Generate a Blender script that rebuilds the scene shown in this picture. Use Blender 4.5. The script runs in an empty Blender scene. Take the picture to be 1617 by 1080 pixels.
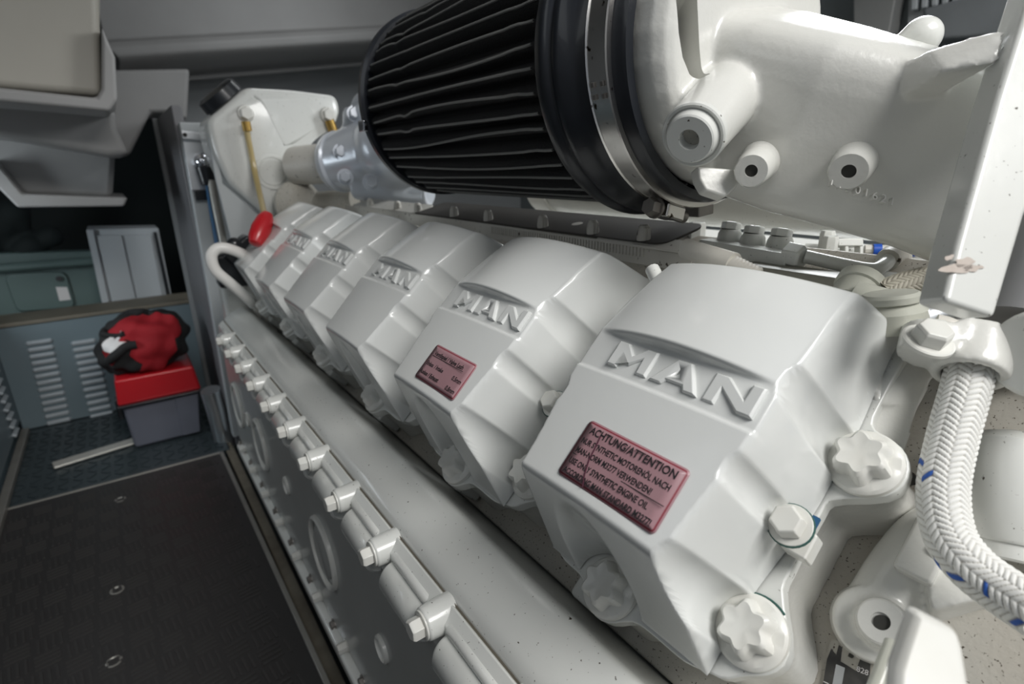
import bpy, bmesh, math, random
import numpy as np
from mathutils import Vector, Matrix
random.seed(7)
rng = np.random.default_rng(7)
PI = math.pi
S2 = math.sqrt(.5)
H = 0.64                      # camera height over the walkway; coordinates below are relative to the camera, z+H on linking
SC = bpy.context.scene
COL = SC.collection

# ------------------------------------------------------------------ camera
F, CX, CY = 855., 808.5, 540.
def _n(v): v = np.array(v, float); return v/np.linalg.norm(v)
_ey = _n((163-CX, 272-CY, F)); _d = _n((850-CX, 3170-CY, F)); _d = _n(_d-_ey*np.dot(_ey, _d))
_ez = -_d; _ex = np.cross(_ey, _ez)
RM = np.array([_ex, _ey, _ez])
cam = bpy.data.cameras.new('camera'); co = bpy.data.objects.new('camera', cam); COL.objects.link(co)
cam.sensor_width = 36; cam.lens = F/1617*36; cam.clip_start = .01; cam.clip_end = 50
mw = Matrix.Identity(4)
for i in range(3):
    mw[i][0] = RM[i, 0]; mw[i][1] = -RM[i, 1]; mw[i][2] = -RM[i, 2]
mw[2][3] = H
co.matrix_world = mw
cam.dof.use_dof = True; cam.dof.focus_distance = .33; cam.dof.aperture_fstop = 9
SC.camera = co

# ------------------------------------------------------------------ light, exposure
SC.view_settings.view_transform = 'Standard'; SC.view_settings.look = 'None'
SC.view_settings.gamma = 1; SC.view_settings.use_curve_mapping = False
SC.view_settings.exposure = 0.0
W = bpy.data.worlds.new('world'); SC.world = W; W.use_nodes = True
W.node_tree.nodes['Background'].inputs[0].default_value = (.80, .88, 1, 1)
W.node_tree.nodes['Background'].inputs[1].default_value = .19
def area(name, loc, to, size, energy, color=(1, 1, 1)):
    l = bpy.data.lights.new(name, 'AREA'); l.shape = 'RECTANGLE'; l.size, l.size_y = size
    l.energy = energy; l.color = color
    o = bpy.data.objects.new(name, l); COL.objects.link(o)
    o.location = (loc[0], loc[1], loc[2]+H)
    o.rotation_euler = (Vector(to)-Vector(loc)).to_track_quat('-Z', 'Y').to_euler()
    return o
area('unseen_lamp', (.32, -.85, 1.05), (.25, .4, -.2), (.9, .6), 27, (1, .985, .96))
area('unseen_lamp', (1.05, .50, .52), (.45, .33, -.08), (.3, .5), 10, (.95, .98, 1))
area('unseen_lamp', (-.50, 1.30, -.05), (-.03, 1.62, -.5), (.12, .3), 1.5, (.85, .94, 1))
area('unseen_lamp', (-.45, .45, .5), (.1, .75, -.45), (.3, .9), .8, (.92, .97, 1))  # added fill, no known source; brightens the engine side panel and walkway
area('unseen_lamp', (.55, 1.35, .55), (.5, 1.75, .0), (.5, .15), 1.1, (.95, .98, 1))  # added fill, no known source; lifts the back wall and tank

# ------------------------------------------------------------------ helpers
def ray(px, py): return RM @ np.array([(px-CX)/F, (py-CY)/F, 1.])
def atY(px, py, Y): r = ray(px, py); return Vector(r*Y/r[1])
def atX(px, py, X): r = ray(px, py); return Vector(r*X/r[0])
def atZ(px, py, Z): r = ray(px, py); return Vector(r*Z/r[2])
def atD(px, py, D): return Vector(ray(px, py)*D)
def bank(x, v, w, y0=.16):     # bank frame: x towards the near end, v up the slope, w along the cylinder axis
    return Vector(((v-w)*S2, y0-x, (v+w)*S2))
BX, BV, BW = Vector((0, -1, 0)), Vector((S2, 0, S2)), Vector((-S2, 0, S2))

def node_mat(name, color, rough=.5, metal=0., coat=0., bump=0., bump_scale=200., vary=0., vary_scale=12.,
             speck=0., speck_scale=160., speck_col=(.05, .035, .02), color2=None, spec=.5, attr=None):
    m = bpy.data.materials.new(name); m.use_nodes = True
    nt = m.node_tree; b = nt.nodes['Principled BSDF']; L = nt.links
    b.inputs['Roughness'].default_value = rough; b.inputs['Metallic'].default_value = metal
    b.inputs['Coat Weight'].default_value = coat; b.inputs['Coat Roughness'].default_value = .08
    b.inputs['Specular IOR Level'].default_value = spec
    tc = nt.nodes.new('ShaderNodeTexCoord')
    rgb = nt.nodes.new('ShaderNodeRGB'); rgb.outputs[0].default_value = (*color, 1); out = rgb.outputs[0]
    if attr:
        a = nt.nodes.new('ShaderNodeAttribute'); a.attribute_name = attr; out = a.outputs['Color']
    def mix(fac, c2):
        nonlocal out
        mx = nt.nodes.new('ShaderNodeMix'); mx.data_type = 'RGBA'
        L.new(fac, mx.inputs['Factor']); L.new(out, mx.inputs[6]); mx.inputs[7].default_value = (*c2, 1); out = mx.outputs[2]
    def noise(scale, detail=4., lo=.4, hi=.6):
        n = nt.nodes.new('ShaderNodeTexNoise'); n.inputs['Scale'].default_value = scale; n.inputs['Detail'].default_value = detail
        L.new(tc.outputs['Object'], n.inputs['Vector'])
        r = nt.nodes.new('ShaderNodeMapRange'); r.inputs[1].default_value = lo; r.inputs[2].default_value = hi
        L.new(n.outputs['Fac'], r.inputs[0]); return r
    if vary:
        r = noise(vary_scale, 5, .35, .7); r.inputs[4].default_value = vary
        mix(r.outputs[0], color2 or tuple(c*.6 for c in color))
    if speck:
        r = noise(speck_scale, 2, .70-speck*.1, .76-speck*.1); mix(r.outputs[0], speck_col)
    L.new(out, b.inputs['Base Color'])
    if bump:
        n = nt.nodes.new('ShaderNodeTexNoise'); n.inputs['Scale'].default_value = bump_scale; n.inputs['Detail'].default_value = 3
        L.new(tc.outputs['Object'], n.inputs['Vector'])
        bp = nt.nodes.new('ShaderNodeBump'); bp.inputs['Strength'].default_value = bump; bp.inputs['Distance'].default_value = .002
        L.new(n.outputs['Fac'], bp.inputs['Height']); L.new(bp.outputs['Normal'], b.inputs['Normal'])
    return m

M_WHITE = node_mat('white_gloss_paint', (.72, .73, .70), .26, coat=.35, bump=.06, bump_scale=120, vary=.12, vary_scale=14, color2=(.60, .58, .52), speck=.004, speck_scale=420)
M_COVER = node_mat('cover_paint', (.73, .745, .73), .24, coat=.4, bump=.04, bump_scale=150, vary=.10, vary_scale=10, color2=(.62, .61, .56), speck=.0)
M_CAST = node_mat('cast_paint', (.70, .70, .665), .27, coat=.35, bump=.09, bump_scale=330, vary=.2, vary_scale=9, color2=(.58, .55, .48))
M_ELBOW = node_mat('pale_olive_paint', (.50, .505, .44), .3, coat=.3, bump=.1, vary=.4, vary_scale=20)
M_DIRTY = node_mat('dirty_paint', (.46, .445, .40), .38, coat=.15, bump=.15, bump_scale=400, vary=.45, vary_scale=16, color2=(.45, .40, .33), speck=.6, speck_scale=620)
M_BOLT = node_mat('bolt_paint', (.74, .74, .70), .35, coat=.2, vary=.25, vary_scale=60, color2=(.58, .54, .46))
M_GREY = node_mat('grey_panel', (.45, .455, .435), .34, coat=.3, bump=.05, vary=.2, vary_scale=8, color2=(.22, .22, .20))
M_TRAY = node_mat('tray_paint', (.62, .60, .55), .45, bump=.1, vary=.35, vary_scale=10, color2=(.45, .42, .36), speck=.3)
M_BLACK = node_mat('black_rubber', (.012, .014, .018), .32, coat=.2, bump=.1, bump_scale=90, vary=.4, vary_scale=20, color2=(.03, .034, .045))
M_PLEAT = node_mat('filter_cotton', (.016, .016, .017), .75, bump=.5, bump_scale=900, vary=.3, vary_scale=8, color2=(.04, .037, .033))
M_MESH = node_mat('filter_wire_mesh', (.32, .32, .31), .5, metal=.5, bump=.8, bump_scale=1500)
M_STEEL = node_mat('brushed_steel', (.78, .76, .73), .25, metal=1., bump=.05, bump_scale=60, vary=.5, vary_scale=14, color2=(.36, .33, .30), speck=.4, speck_scale=120)
M_ALU = node_mat('aluminium', (.72, .74, .76), .35, metal=.9, vary=.2)
M_CHROME = node_mat('chrome', (.75, .76, .8), .1, metal=1.)
M_DKSTEEL = node_mat('worn_screw_steel', (.30, .28, .26), .45, metal=.8, vary=.4, vary_scale=90)
M_HOLE = node_mat('bore_black', (.035, .035, .03), .7)  # near black; paints the shade inside bores, also colours rivets
M_STICK = node_mat('pink_sticker', (.36, .205, .225), .42, coat=.1, vary=.3, vary_scale=60, color2=(.44, .27, .29))
M_STRED = node_mat('sticker_border', (.23, .04, .055), .45)
M_INK = node_mat('black_ink', (.02, .018, .02), .5)
M_RED = node_mat('red_plastic', (.55, .012, .02), .35, coat=.3)
M_REDC = node_mat('red_cloth', (.36, .008, .016), .8, bump=.4, bump_scale=260, vary=.4, vary_scale=20)
M_BLKC = node_mat('black_cloth', (.012, .012, .013), .85, bump=.5, bump_scale=240, vary=.4, vary_scale=25, color2=(.03, .03, .03))
M_GREYPL = node_mat('grey_plastic', (.16, .17, .21), .36, vary=.2, vary_scale=20)
M_WHT = node_mat('white_print', (.75, .73, .72), .6)
M_YEL = node_mat('amber_tube', (.42, .33, .15), .3, coat=.4)
M_BRASS = node_mat('brass', (.45, .29, .08), .35, metal=.7, vary=.4, vary_scale=60)
M_BLKPL = node_mat('black_plastic', (.012, .014, .017), .3, coat=.3)
M_BLUE = node_mat('blue_line', (.02, .10, .22), .4)
M_HOSEW = node_mat('white_hose_plastic', (.80, .79, .76), .4)
M_BRAID = node_mat('braid_fibre', (.8, .8, .77), .6, attr='tint')
M_GRP = node_mat('grey_gelcoat', (.37, .366, .36), .5, bump=.2, bump_scale=30, vary=.3, vary_scale=5)
M_BEIGE = node_mat('beige_gelcoat', (.46, .44, .385), .5, bump=.3, bump_scale=14, vary=.3, vary_scale=5, color2=(.38, .35, .30))
M_WALL = node_mat('grey_wall_paint', (.33, .345, .35), .5, bump=.1, vary=.25, vary_scale=4)
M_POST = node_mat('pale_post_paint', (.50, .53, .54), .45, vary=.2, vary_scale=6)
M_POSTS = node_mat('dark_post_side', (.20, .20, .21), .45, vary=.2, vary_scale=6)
M_LOUV = node_mat('teal_grey_panel', (.17, .225, .25), .38, vary=.3, vary_scale=6, color2=(.22, .26, .28))
M_SLAT = node_mat('louvre_slat_metal', (.55, .60, .63), .28, metal=.4)
M_MACH = node_mat('green_grey_machine', (.13, .19, .18), .45, vary=.4, vary_scale=5)
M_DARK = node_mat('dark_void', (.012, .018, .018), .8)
M_CAB = node_mat('cabinet_white', (.44, .47, .49), .5, vary=.2, vary_scale=4)
M_MAT = node_mat('walkway_rubber', (.036, .034, .034), .42, bump=.15, bump_scale=300, vary=.4, vary_scale=7, color2=(.034, .032, .031))
M_PLATE = node_mat('chequer_plate', (.085, .11, .12), .33, metal=.5, bump=.1, vary=.4, vary_scale=8)
M_EDGE = node_mat('edge_strip', (.36, .35, .32), .4, metal=.5, vary=.4, vary_scale=20)
M_BROWN = node_mat('grimy_rail', (.20, .18, .14), .55, vary=.6, vary_scale=30, color2=(.09, .07, .05))
M_TURBO = node_mat('silver_paint', (.66, .70, .76), .28, metal=.25, coat=.3, bump=.1, bump_scale=200)
M_GREENST = node_mat('green_sealant', (.03, .10, .085), .5)
M_PLTBLK = node_mat('plate_black', (.015, .015, .016), .4, vary=.3, vary_scale=80, color2=(.2, .19, .17))

ORG = {}
def link(o): COL.objects.link(o); return o
def props(o, label=None, cat=None, group=None, kind=None):
    if label: o['label'] = label
    if cat: o['category'] = cat
    if group: o['group'] = group
    if kind: o['kind'] = kind
    return o
def thing(name, label, cat, loc, group=None):
    o = link(bpy.data.objects.new(name, None)); o.empty_display_size = .02
    o.location = (loc[0], loc[1], loc[2]+H); ORG[o] = Vector(loc)
    return props(o, label, cat, group)
def fin(bm, name, mat, parent=None, bevel=0, seg=2, sharp=35, label=None, cat=None, group=None, kind=None, remesh=0, smooth=0, flat=False):
    bmesh.ops.remove_doubles(bm, verts=bm.verts, dist=1e-6)
    bmesh.ops.recalc_face_normals(bm, faces=bm.faces)
    if parent is not None: o0 = ORG[parent]
    else:
        vs = np.array([v.co[:] for v in bm.verts]); lo, hi = vs.min(0), vs.max(0)
        o0 = Vector(((lo[0]+hi[0])/2, (lo[1]+hi[1])/2, lo[2]))
    for v in bm.verts: v.co -= o0
    for f in bm.faces: f.smooth = not flat
    ca = math.radians(sharp)
    for e in bm.edges:
        if len(e.link_faces) == 2 and not remesh and e.calc_face_angle(0) > ca: e.smooth = False
    me = bpy.data.meshes.new(name); bm.to_mesh(me); bm.free()
    me.materials.append(mat)
    o = link(bpy.data.objects.new(name, me)); ORG[o] = o0
    if parent is not None: o.parent = parent
    else: o.location = (o0.x, o0.y, o0.z+H)
    if bevel:
        b = o.modifiers.new('bevel', 'BEVEL'); b.width = bevel; b.segments = seg; b.limit_method = 'ANGLE'; b.angle_limit = math.radians(32); b.harden_normals = True
        for p in me.polygons: p.use_smooth = True
    if remesh:
        r = o.modifiers.new('cast', 'REMESH'); r.mode = 'VOXEL'; r.voxel_size = remesh; r.use_smooth_shade = True
        s = o.modifiers.new('soften', 'SMOOTH'); s.factor = .5; s.iterations = smooth or 6
    return props(o, label, cat, group, kind)
B = bmesh.new
def basis(d, up=None):
    d = Vector(d).normalized(); a = Vector(up) if up is not None else (Vector((0, 0, 1)) if abs(d.z) < .9 else Vector((1, 0, 0)))
    e1 = (a-d*a.dot(d)).normalized(); return d, e1, d.cross(e1)
def box(bm, c, size, ax=None):
    c = Vector(c); A = ax or (Vector((1, 0, 0)), Vector((0, 1, 0)), Vector((0, 0, 1)))
    vs = [bm.verts.new(c+A[0]*(i*size[0]/2)+A[1]*(j*size[1]/2)+A[2]*(k*size[2]/2)) for i in (-1, 1) for j in (-1, 1) for k in (-1, 1)]
    for q in ((0, 1, 3, 2), (4, 6, 7, 5), (0, 4, 5, 1), (2, 3, 7, 6), (0, 2, 6, 4), (1, 5, 7, 3)): bm.faces.new([vs[i] for i in q])
def loft(bm, rings, cap=True, closed=True):
    R = [[bm.verts.new(p) for p in r] for r in rings]
    n = len(R[0])
    for a, b in zip(R, R[1:]):
        for i in range(n if closed else n-1):
            j = (i+1) % n
            bm.faces.new((a[i], a[j], b[j], b[i]))
    if cap: bm.faces.new(R[0][::-1]); bm.faces.new(R[-1])
    return R
def circ(c, e1, e2, r, n=24, ph=0):
    return [Vector(c)+e1*(r*math.cos(2*PI*i/n+ph))+e2*(r*math.sin(2*PI*i/n+ph)) for i in range(n)]
def cyl(bm, p0, p1, r0, r1=None, n=24):
    p0, p1 = Vector(p0), Vector(p1); d, e1, e2 = basis(p1-p0)
    loft(bm, [circ(p0, e1, e2, r0, n), circ(p1, e1, e2, r0 if r1 is None else r1, n)])
def lathe(bm, o, d, prof, n=32, up=None, cap=True, mod=None):     # prof: (distance along d, radius)
    d, e1, e2 = basis(d, up); o = Vector(o)
    rings = []
    for t, r in prof:
        rings.append([o+d*t+(e1*math.cos(2*PI*i/n)+e2*math.sin(2*PI*i/n))*(r*(mod(2*PI*i/n, t) if mod else 1)) for i in range(n)])
    loft(bm, rings, cap)
def smooth_path(pts, sub=8):
    P = [Vector(p) for p in pts]; P = [P[0]*2-P[1]]+P+[P[-1]*2-P[-2]]; out = []
    for i in range(1, len(P)-2):
        a, b, c, d = P[i-1:i+3]
        for k in range(sub):
            t = k/sub
            out.append(.5*((2*b)+(c-a)*t+(2*a-5*b+4*c-d)*t*t+(3*b-a-3*c+d)*t**3))
    out.append(P[-2]); return out
def frames(P):
    T = [(P[min(i+1, len(P)-1)]-P[max(i-1, 0)]).normalized() for i in range(len(P))]
    _, e1, _ = basis(T[0]); out = []
    for t in T:
        e1 = (e1-t*e1.dot(t)).normalized(); out.append((t, e1, t.cross(e1)))
    return out
def tube(bm, pts, r, n=12, sub=8, smooth=True):
    P = smooth_path(pts, sub) if smooth else [Vector(p) for p in pts]
    fr = frames(P); rr = r if callable(r) else (lambda t: r)
    loft(bm, [circ(p, f[1], f[2], rr(i/(len(P)-1)), n) for i, (p, f) in enumerate(zip(P, fr))])
def prism(bm, poly, o, e1, e2, e3, h0, h1, taper=0):     # poly 2-D in (e1,e2), extruded h0..h1 along e3
    o = Vector(o); n = len(poly)
    c = Vector((sum(p[0] for p in poly)/n, sum(p[1] for p in poly)/n))
    def ring(h, s): return [o+e1*(c.x+(p[0]-c.x)*s)+e2*(c.y+(p[1]-c.y)*s)+e3*h for p in poly]
    loft(bm, [ring(h0, 1), ring(h1, 1-taper)])
def rrect(w, h, r, n=5, cx=0, cy=0):
    out = []
    for sx, sy, a0 in ((1, 1, 0), (-1, 1, 90), (-1, -1, 180), (1, -1, 270)):
        for k in range(n+1):
            a = math.radians(a0+90*k/n); out.append((cx+sx*(w/2-r)+r*math.cos(a), cy+sy*(h/2-r)+r*math.sin(a)))
    return out
def round_poly(poly, r, n=4):
    out = []; m = len(poly)
    for i in range(m):
        a, b, c = Vector(poly[i-1]), Vector(poly[i]), Vector(poly[(i+1) % m])
        d1, d2 = (a-b), (c-b); q = min(r, d1.length*.45, d2.length*.45)
        p0, p2 = b+d1.normalized()*q, b+d2.normalized()*q
        for k in range(n+1):
            t = k/n; out.append(tuple(p0*(1-t)**2+b*(2*t*(1-t))+p2*t*t))
    return out
def hexbolt(bm, o, d, r, h, washer=None, wh=.002):
    d = Vector(d).normalized(); o = Vector(o)
    if washer: cyl(bm, o, o+d*wh, washer, n=24); o = o+d*wh
    lathe(bm, o, d, [(0, r), (h*.8, r), (h, r*.86)], n=6)
def quadslab(bm, pts, thick, d):      # a slab whose face is the given polygon, thickness along d
    d = Vector(d)*thick
    loft(bm, [[Vector(p) for p in pts], [Vector(p)+d for p in pts]])
def text_mesh(body, size, o, ex, ey, ez, name, mat, parent, depth=.0002, align='LEFT', xs=1.0, label=None, bold=0, surf=None):
    cu = bpy.data.curves.new('t', 'FONT'); cu.body = body; cu.size = size; cu.extrude = depth; cu.align_x = align; cu.resolution_u = 3; cu.offset = bold
    t = bpy.data.objects.new('t', cu); COL.objects.link(t)
    dg = bpy.context.evaluated_depsgraph_get()
    me = bpy.data.meshes.new_from_object(t.evaluated_get(dg)); bpy.data.objects.remove(t)
    me.name = name; base = Vector(o)-ORG[parent]
    for v in me.vertices:
        c = v.co.copy(); v.co = (surf(c.x*xs, c.y, c.z)-ORG[parent]) if surf else base+ex*(c.x*xs)+ey*c.y+ez*c.z
    me.materials.clear(); me.materials.append(mat)
    ob = link(bpy.data.objects.new(name, me)); ob.parent = parent; ORG[ob] = ORG[parent]
    return ob
def copy_tree(root, shift, label=None, skip=()):
    r = root.copy(); link(r); r.location = root.location+Vector(shift); ORG[r] = ORG[root]+Vector(shift)
    if label: r['label'] = label
    for ch in list(root.children):
        if ch.name.split('.')[0] in skip: continue
        c = ch.copy(); link(c); c.parent = r; ORG[c] = ORG[r]
        for g in list(ch.children):
            d = g.copy(); link(d); d.parent = c; ORG[d] = ORG[r]
    return r

# ------------------------------------------------------------------ setting
def struct(o): o['kind'] = 'structure'; return o
def slab_obj(name, pts, thick, d, mat, bevel=0, parent=None):
    bm = B(); quadslab(bm, pts, thick, d); return fin(bm, name, mat, parent, bevel=bevel)
ZF = -.64
# bilge floor under everything
bm = B(); box(bm, (.5, .9, ZF-.16), (3.0, 3.8, .02)); struct(fin(bm, 'floor', M_DARK))
# far walkway plate, chequered metal
bm = B(); box(bm, (-.10, 1.575, ZF-.012), (.44, .44, .02)); fp = struct(fin(bm, 'floor_plate', M_PLATE, bevel=.002))
fp.name = 'floor'
bm = B()
for i in range(17):
    for j in range(16):
        a = PI/4 if (i+j) % 2 else -PI/4
        c = Vector((-.30+i*.025, 1.38+j*.025, ZF-.0012)); ax = (Vector((math.cos(a), math.sin(a), 0)), Vector((-math.sin(a), math.cos(a), 0)), Vector((0, 0, 1)))
        box(bm, c, (.02, .005, .002), ax)
fin(bm, 'tread', M_PLATE, fp, kind='stuff')
# ceiling and overhead mouldings
bm = B(); box(bm, (.2, 1.2, .62), (2.4, 2.2, .03)); struct(fin(bm, 'ceiling', M_GRP))
bm = B(); box(bm, (1.08, 2.12, .1), (1.75, .04, 1.6)); struct(fin(bm, 'wall_back', M_WALL))
# deck beam: rounded rim along its lower edge
bm = B()
A0, A1 = atY(165, 72, 1.85), atY(620, 46, 1.85)
B0, B1 = atY(185, 92, 1.85), atY(620, 70, 1.85)
C0, C1 = atY(185, 128, 1.98), atY(640, 96, 1.98)
for s in (0,):
    up = Vector((0, 0, .26)); e = (A1-A0)*1.4
    prof0 = [A0+up, A0+Vector((0, 0, .012)), A0+Vector((0, -.02, .004)), A0+Vector((0, -.03, -.01)), B0+Vector((0, -.028, 0)), B0+Vector((0, -.01, -.012)), C0, C0+Vector((0, .14, 0)), C0+Vector((0, .14, .38))]
    loft(bm, [prof0, [p+e for p in prof0]])
struct(fin(bm, 'trim_1', M_GRP, bevel=.006))
bm = B()
tube(bm, [C0+Vector((-.02, -.012, -.012)), C0+e*.5+Vector((0, -.012, -.012)), C0+e+Vector((0, -.012, -.012))], .007, n=8)
struct(fin(bm, 'trim_2', M_GRP))
# beige overhead locker moulding at the top left with a thick lip
def front_box(name, pts, Y, depth, mat, bevel):
    P = [atY(px, py, Y) for px, py in pts]
    bm = B(); quadslab(bm, P, depth, (0, 1, 0)); return struct(fin(bm, name, mat, bevel=bevel, seg=3))
front_box('trim_3', [(-260, -260), (160, -260), (156, 0), (162, 152), (0, 138), (-260, 120)], 1.2, .25, M_BEIGE, .012)
front_box('trim_4', [(160, 40), (182, 90), (186, 158), (172, 176), (0, 160), (-260, 140), (-260, 112), (0, 138), (152, 154), (160, 140)], 1.17, .3, M_GRP, .006)
front_box('trim_5', [(-260, 120), (182, 172), (186, 205), (205, 245), (170, 246), (0, 216), (-260, 190)], 1.3, .3, M_GRP, .012)
front_box('trim_6', [(-20, 200), (182, 240), (178, 312), (38, 308), (-20, 250)], 1.5, .3, M_GRP, .012)
front_box('trim_7', [(-10, 250), (36, 306), (202, 312), (196, 326), (28, 328), (-20, 280)], 1.46, .3, M_GRP, .005)
# sloped knee joining the locker to the post
bm = B()
P = [atY(px, py, 1.72) for px, py in ((175, 110), (300, 108), (296, 190), (262, 178), (238, 178), (205, 245), (175, 246))]
quadslab(bm, P, .2, (0, 1, 0)); struct(fin(bm, 'trim_8', M_GRP, bevel=.01, seg=3))
# bulkhead post beside the walkway
Yp = 1.36
bm = B()
tl, bl = atY(284, 200, Yp), atY(342, 600, Yp)
x0, x1 = tl.x, tl.x+.11
loft(bm, [[Vector((x0, Yp, .095)), Vector((x1, Yp, .095)), Vector((x1, Yp+.03, .095)), Vector((x0, Yp+.03, .095))],
          [Vector((x0-.012, Yp, -.62)), Vector((x1, Yp, -.62)), Vector((x1, Yp+.03, -.62)), Vector((x0-.012, Yp+.03, -.62))]])
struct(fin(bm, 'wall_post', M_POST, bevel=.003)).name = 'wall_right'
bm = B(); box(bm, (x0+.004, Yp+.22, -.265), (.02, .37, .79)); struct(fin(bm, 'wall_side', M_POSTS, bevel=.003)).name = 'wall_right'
bm = B(); box(bm, (x0-.011, Yp+.40, -.265), (.012, .012, .79)); struct(fin(bm, 'trim_9', M_WALL, bevel=.002))
# left wall with louvres
bm = B(); box(bm, (-.31, 1.3, -.46), (.02, 1.0, .30)); lw = struct(fin(bm, 'wall_left', M_LOUV))
for k in range(9):
    bm = B(); box(bm, (-.296, 1.68, -.60+k*.022), (.010, .05, .006), (Vector((.8, 0, -.6)), Vector((0, 1, 0)), Vector((.6, 0, .8))))
    fin(bm, 'slat', M_SLAT, lw, bevel=.001)
bm = B(); box(bm, (-.292, 1.32, ZF+.006), (.016, .9, .014)); struct(fin(bm, 'baseboard_left', M_EDGE, bevel=.002))
bm = B(); box(bm, (-.72, .8, 0), (.03, 3.2, 1.3)); struct(fin(bm, 'unseen_hull_wall', node_mat('dark_hull', (.13, .135, .14), .6))).name = 'wall_left'  # unseen hull wall, added and kept dark to cut ambient light from the left
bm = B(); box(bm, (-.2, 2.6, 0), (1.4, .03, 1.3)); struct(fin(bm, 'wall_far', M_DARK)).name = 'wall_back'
# louvred panel across the walkway end
YL = 1.79
lp = thing('louvre_panel', 'blue-grey metal panel with two columns of louvres closing the walkway end', 'panel', (-.09, YL, ZF))
bm = B(); box(bm, (-.08, YL+.008, (ZF-.362)/2), (.44, .016, -.362-ZF)); fin(bm, 'sheet', M_LOUV, lp, bevel=.002)
bm = B(); box(bm, (-.08, YL+.064, -.362), (.44, .128, .014)); fin(bm, 'top_ledge', node_mat('ledge', (.19, .17, .13), .6, vary=.5, vary_scale=12), lp, bevel=.003)
for cx_, n in ((62, 13), (132, 13)):
    for k in range(n):
        p = atY(cx_+k*2.6, 540+k*10.4, YL)
        bm = B(); lathe(bm, p+Vector((-.027, -.001, 0)), (1, 0, 0), [(0, .002), (.004, .0062), (.05, .0062), (.054, .002)], n=10)
        fin(bm, 'louvre', M_SLAT, lp)
# machinery beyond
YM = 2.0
mc = thing('generator_housing', 'dim green-grey machine housing behind the louvred panel with a pale sticker', 'machine', (-.12, YM, -.40))
P = [atY(px, py, YM) for px, py in ((-40, 400), (150, 396), (178, 505), (-40, 520))]
bm = B(); quadslab(bm, P, .05, (0, 1, 0)); fin(bm, 'housing', M_MACH, mc, bevel=.008)
P = [atY(px, py, YM) for px, py in ((6, 432), (104, 428), (120, 484), (28, 492))]
bm = B(); quadslab(bm, round_poly([(p.x, p.z) for p in P], .02) and [Vector((x, YM, z)) for x, z in round_poly([(p.x, p.z) for p in P], .02)], .012, (0, -1, 0)); fin(bm, 'raised_panel', M_MACH, mc, bevel=.004)
P = [atY(px, py, YM-.013) for px, py in ((88, 453), (106, 453), (112, 473), (94, 475))]
bm = B(); quadslab(bm, P, .002, (0, -1, 0)); fin(bm, 'sticker', M_WHT, mc, label='small pale sticker')
bm = B(); tube(bm, [atY(-20, 425, YM-.03), atY(70, 418, YM-.03), atY(150, 412, YM-.03)], .012, n=10); fin(bm, 'top_rail', M_MACH, mc)
bm = B(); cyl(bm, atY(93, 440, YM-.012), atY(93, 440, YM-.022), .007); fin(bm, 'knob', M_BLKPL, mc)
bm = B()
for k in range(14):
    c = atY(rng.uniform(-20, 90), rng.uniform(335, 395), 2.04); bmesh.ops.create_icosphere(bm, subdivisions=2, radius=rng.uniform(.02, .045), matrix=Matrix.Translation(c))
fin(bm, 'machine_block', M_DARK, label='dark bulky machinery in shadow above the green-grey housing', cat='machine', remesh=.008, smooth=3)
# white cabinet
cb = thing('cabinet', 'pale grey sheet-metal cabinet standing behind the red tool bag', 'cabinet', (.09, 2.0, -.42))
Yc = 1.93
P = [atY(px, py, Yc) for px, py in ((136, 362), (250, 360), (278, 500), (178, 502))]
bm = B(); quadslab(bm, P, .12, (0, 1, 0)); fin(bm, 'body', M_CAB, cb, bevel=.003)
P = [atY(px, py, Yc-.001) for px, py in ((152, 372), (192, 371), (220, 498), (182, 499))]
bm = B(); quadslab(bm, P, .008, (0, -1, 0)); fin(bm, 'door', M_CAB, cb, bevel=.002)
P = [atY(px, py, Yc-.001) for px, py in ((195, 371), (238, 370), (262, 496), (222, 498))]
bm = B(); quadslab(bm, P, .008, (0, -1, 0)); fin(bm, 'door', M_CAB, cb, bevel=.002)
P = [atY(px, py, Yc-.001) for px, py in ((242, 366), (247, 366), (272, 480), (266, 482))]
bm = B(); quadslab(bm, P, .004, (0, -1, 0)); fin(bm, 'seal', M_BLKPL, cb, label='dark rubber edge strip')
P = [atY(px, py, Yc-.001) for px, py in ((136, 362), (148, 362), (178, 500), (166, 501))]
bm = B(); quadslab(bm, P, .016, (0, -1, 0)); fin(bm, 'frame', M_CAB, cb, bevel=.003)
# far right of the room: wall and panelling seen over the intake casting
XR = 1.55
def wpts(*pp): return [atX(px, py, XR) for px, py in pp]
bm = B(); box(bm, (XR+.03, 1.0, .3), (.04, 3.0, 1.9)); struct(fin(bm, 'wall_right', node_mat('right_wall', (.17, .19, .195), .5, vary=.3, vary_scale=4)))
bm = B(); quadslab(bm, wpts((1362, -60), (1440, -60), (1418, 60), (1362, 60)), .05, (-1, 0, 0)); struct(fin(bm, 'trim_10', node_mat('grey_panel2', (.27, .275, .27), .5), bevel=.004))
bm = B(); quadslab(bm, wpts((1470, 20), (1640, -25), (1640, 60), (1480, 70)), .06, (-1, 0, 0)); struct(fin(bm, 'trim_11', node_mat('grey_duct', (.19, .205, .215), .4, vary=.4, vary_scale=10), bevel=.01))
rp = thing('ribbed_screen', 'pale ribbed screen high on the far wall above the intake casting', 'screen', wpts((1500, 10))[0])
for k in range(9):
    bm = B(); quadslab(bm, wpts((1452+k*16, -70), (1462+k*16, -70), (1456+k*16, 18-k*3), (1446+k*16, 20-k*3)), .03, (-1, 0, 0)); fin(bm, 'rib', M_CAB, rp, bevel=.003)
bm = B(); quadslab(bm, wpts((1440, -80), (1610, -80), (1600, 10), (1436, 60)), .01, (-1, 0, 0)); fin(bm, 'backing', M_WALL, rp)

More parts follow.
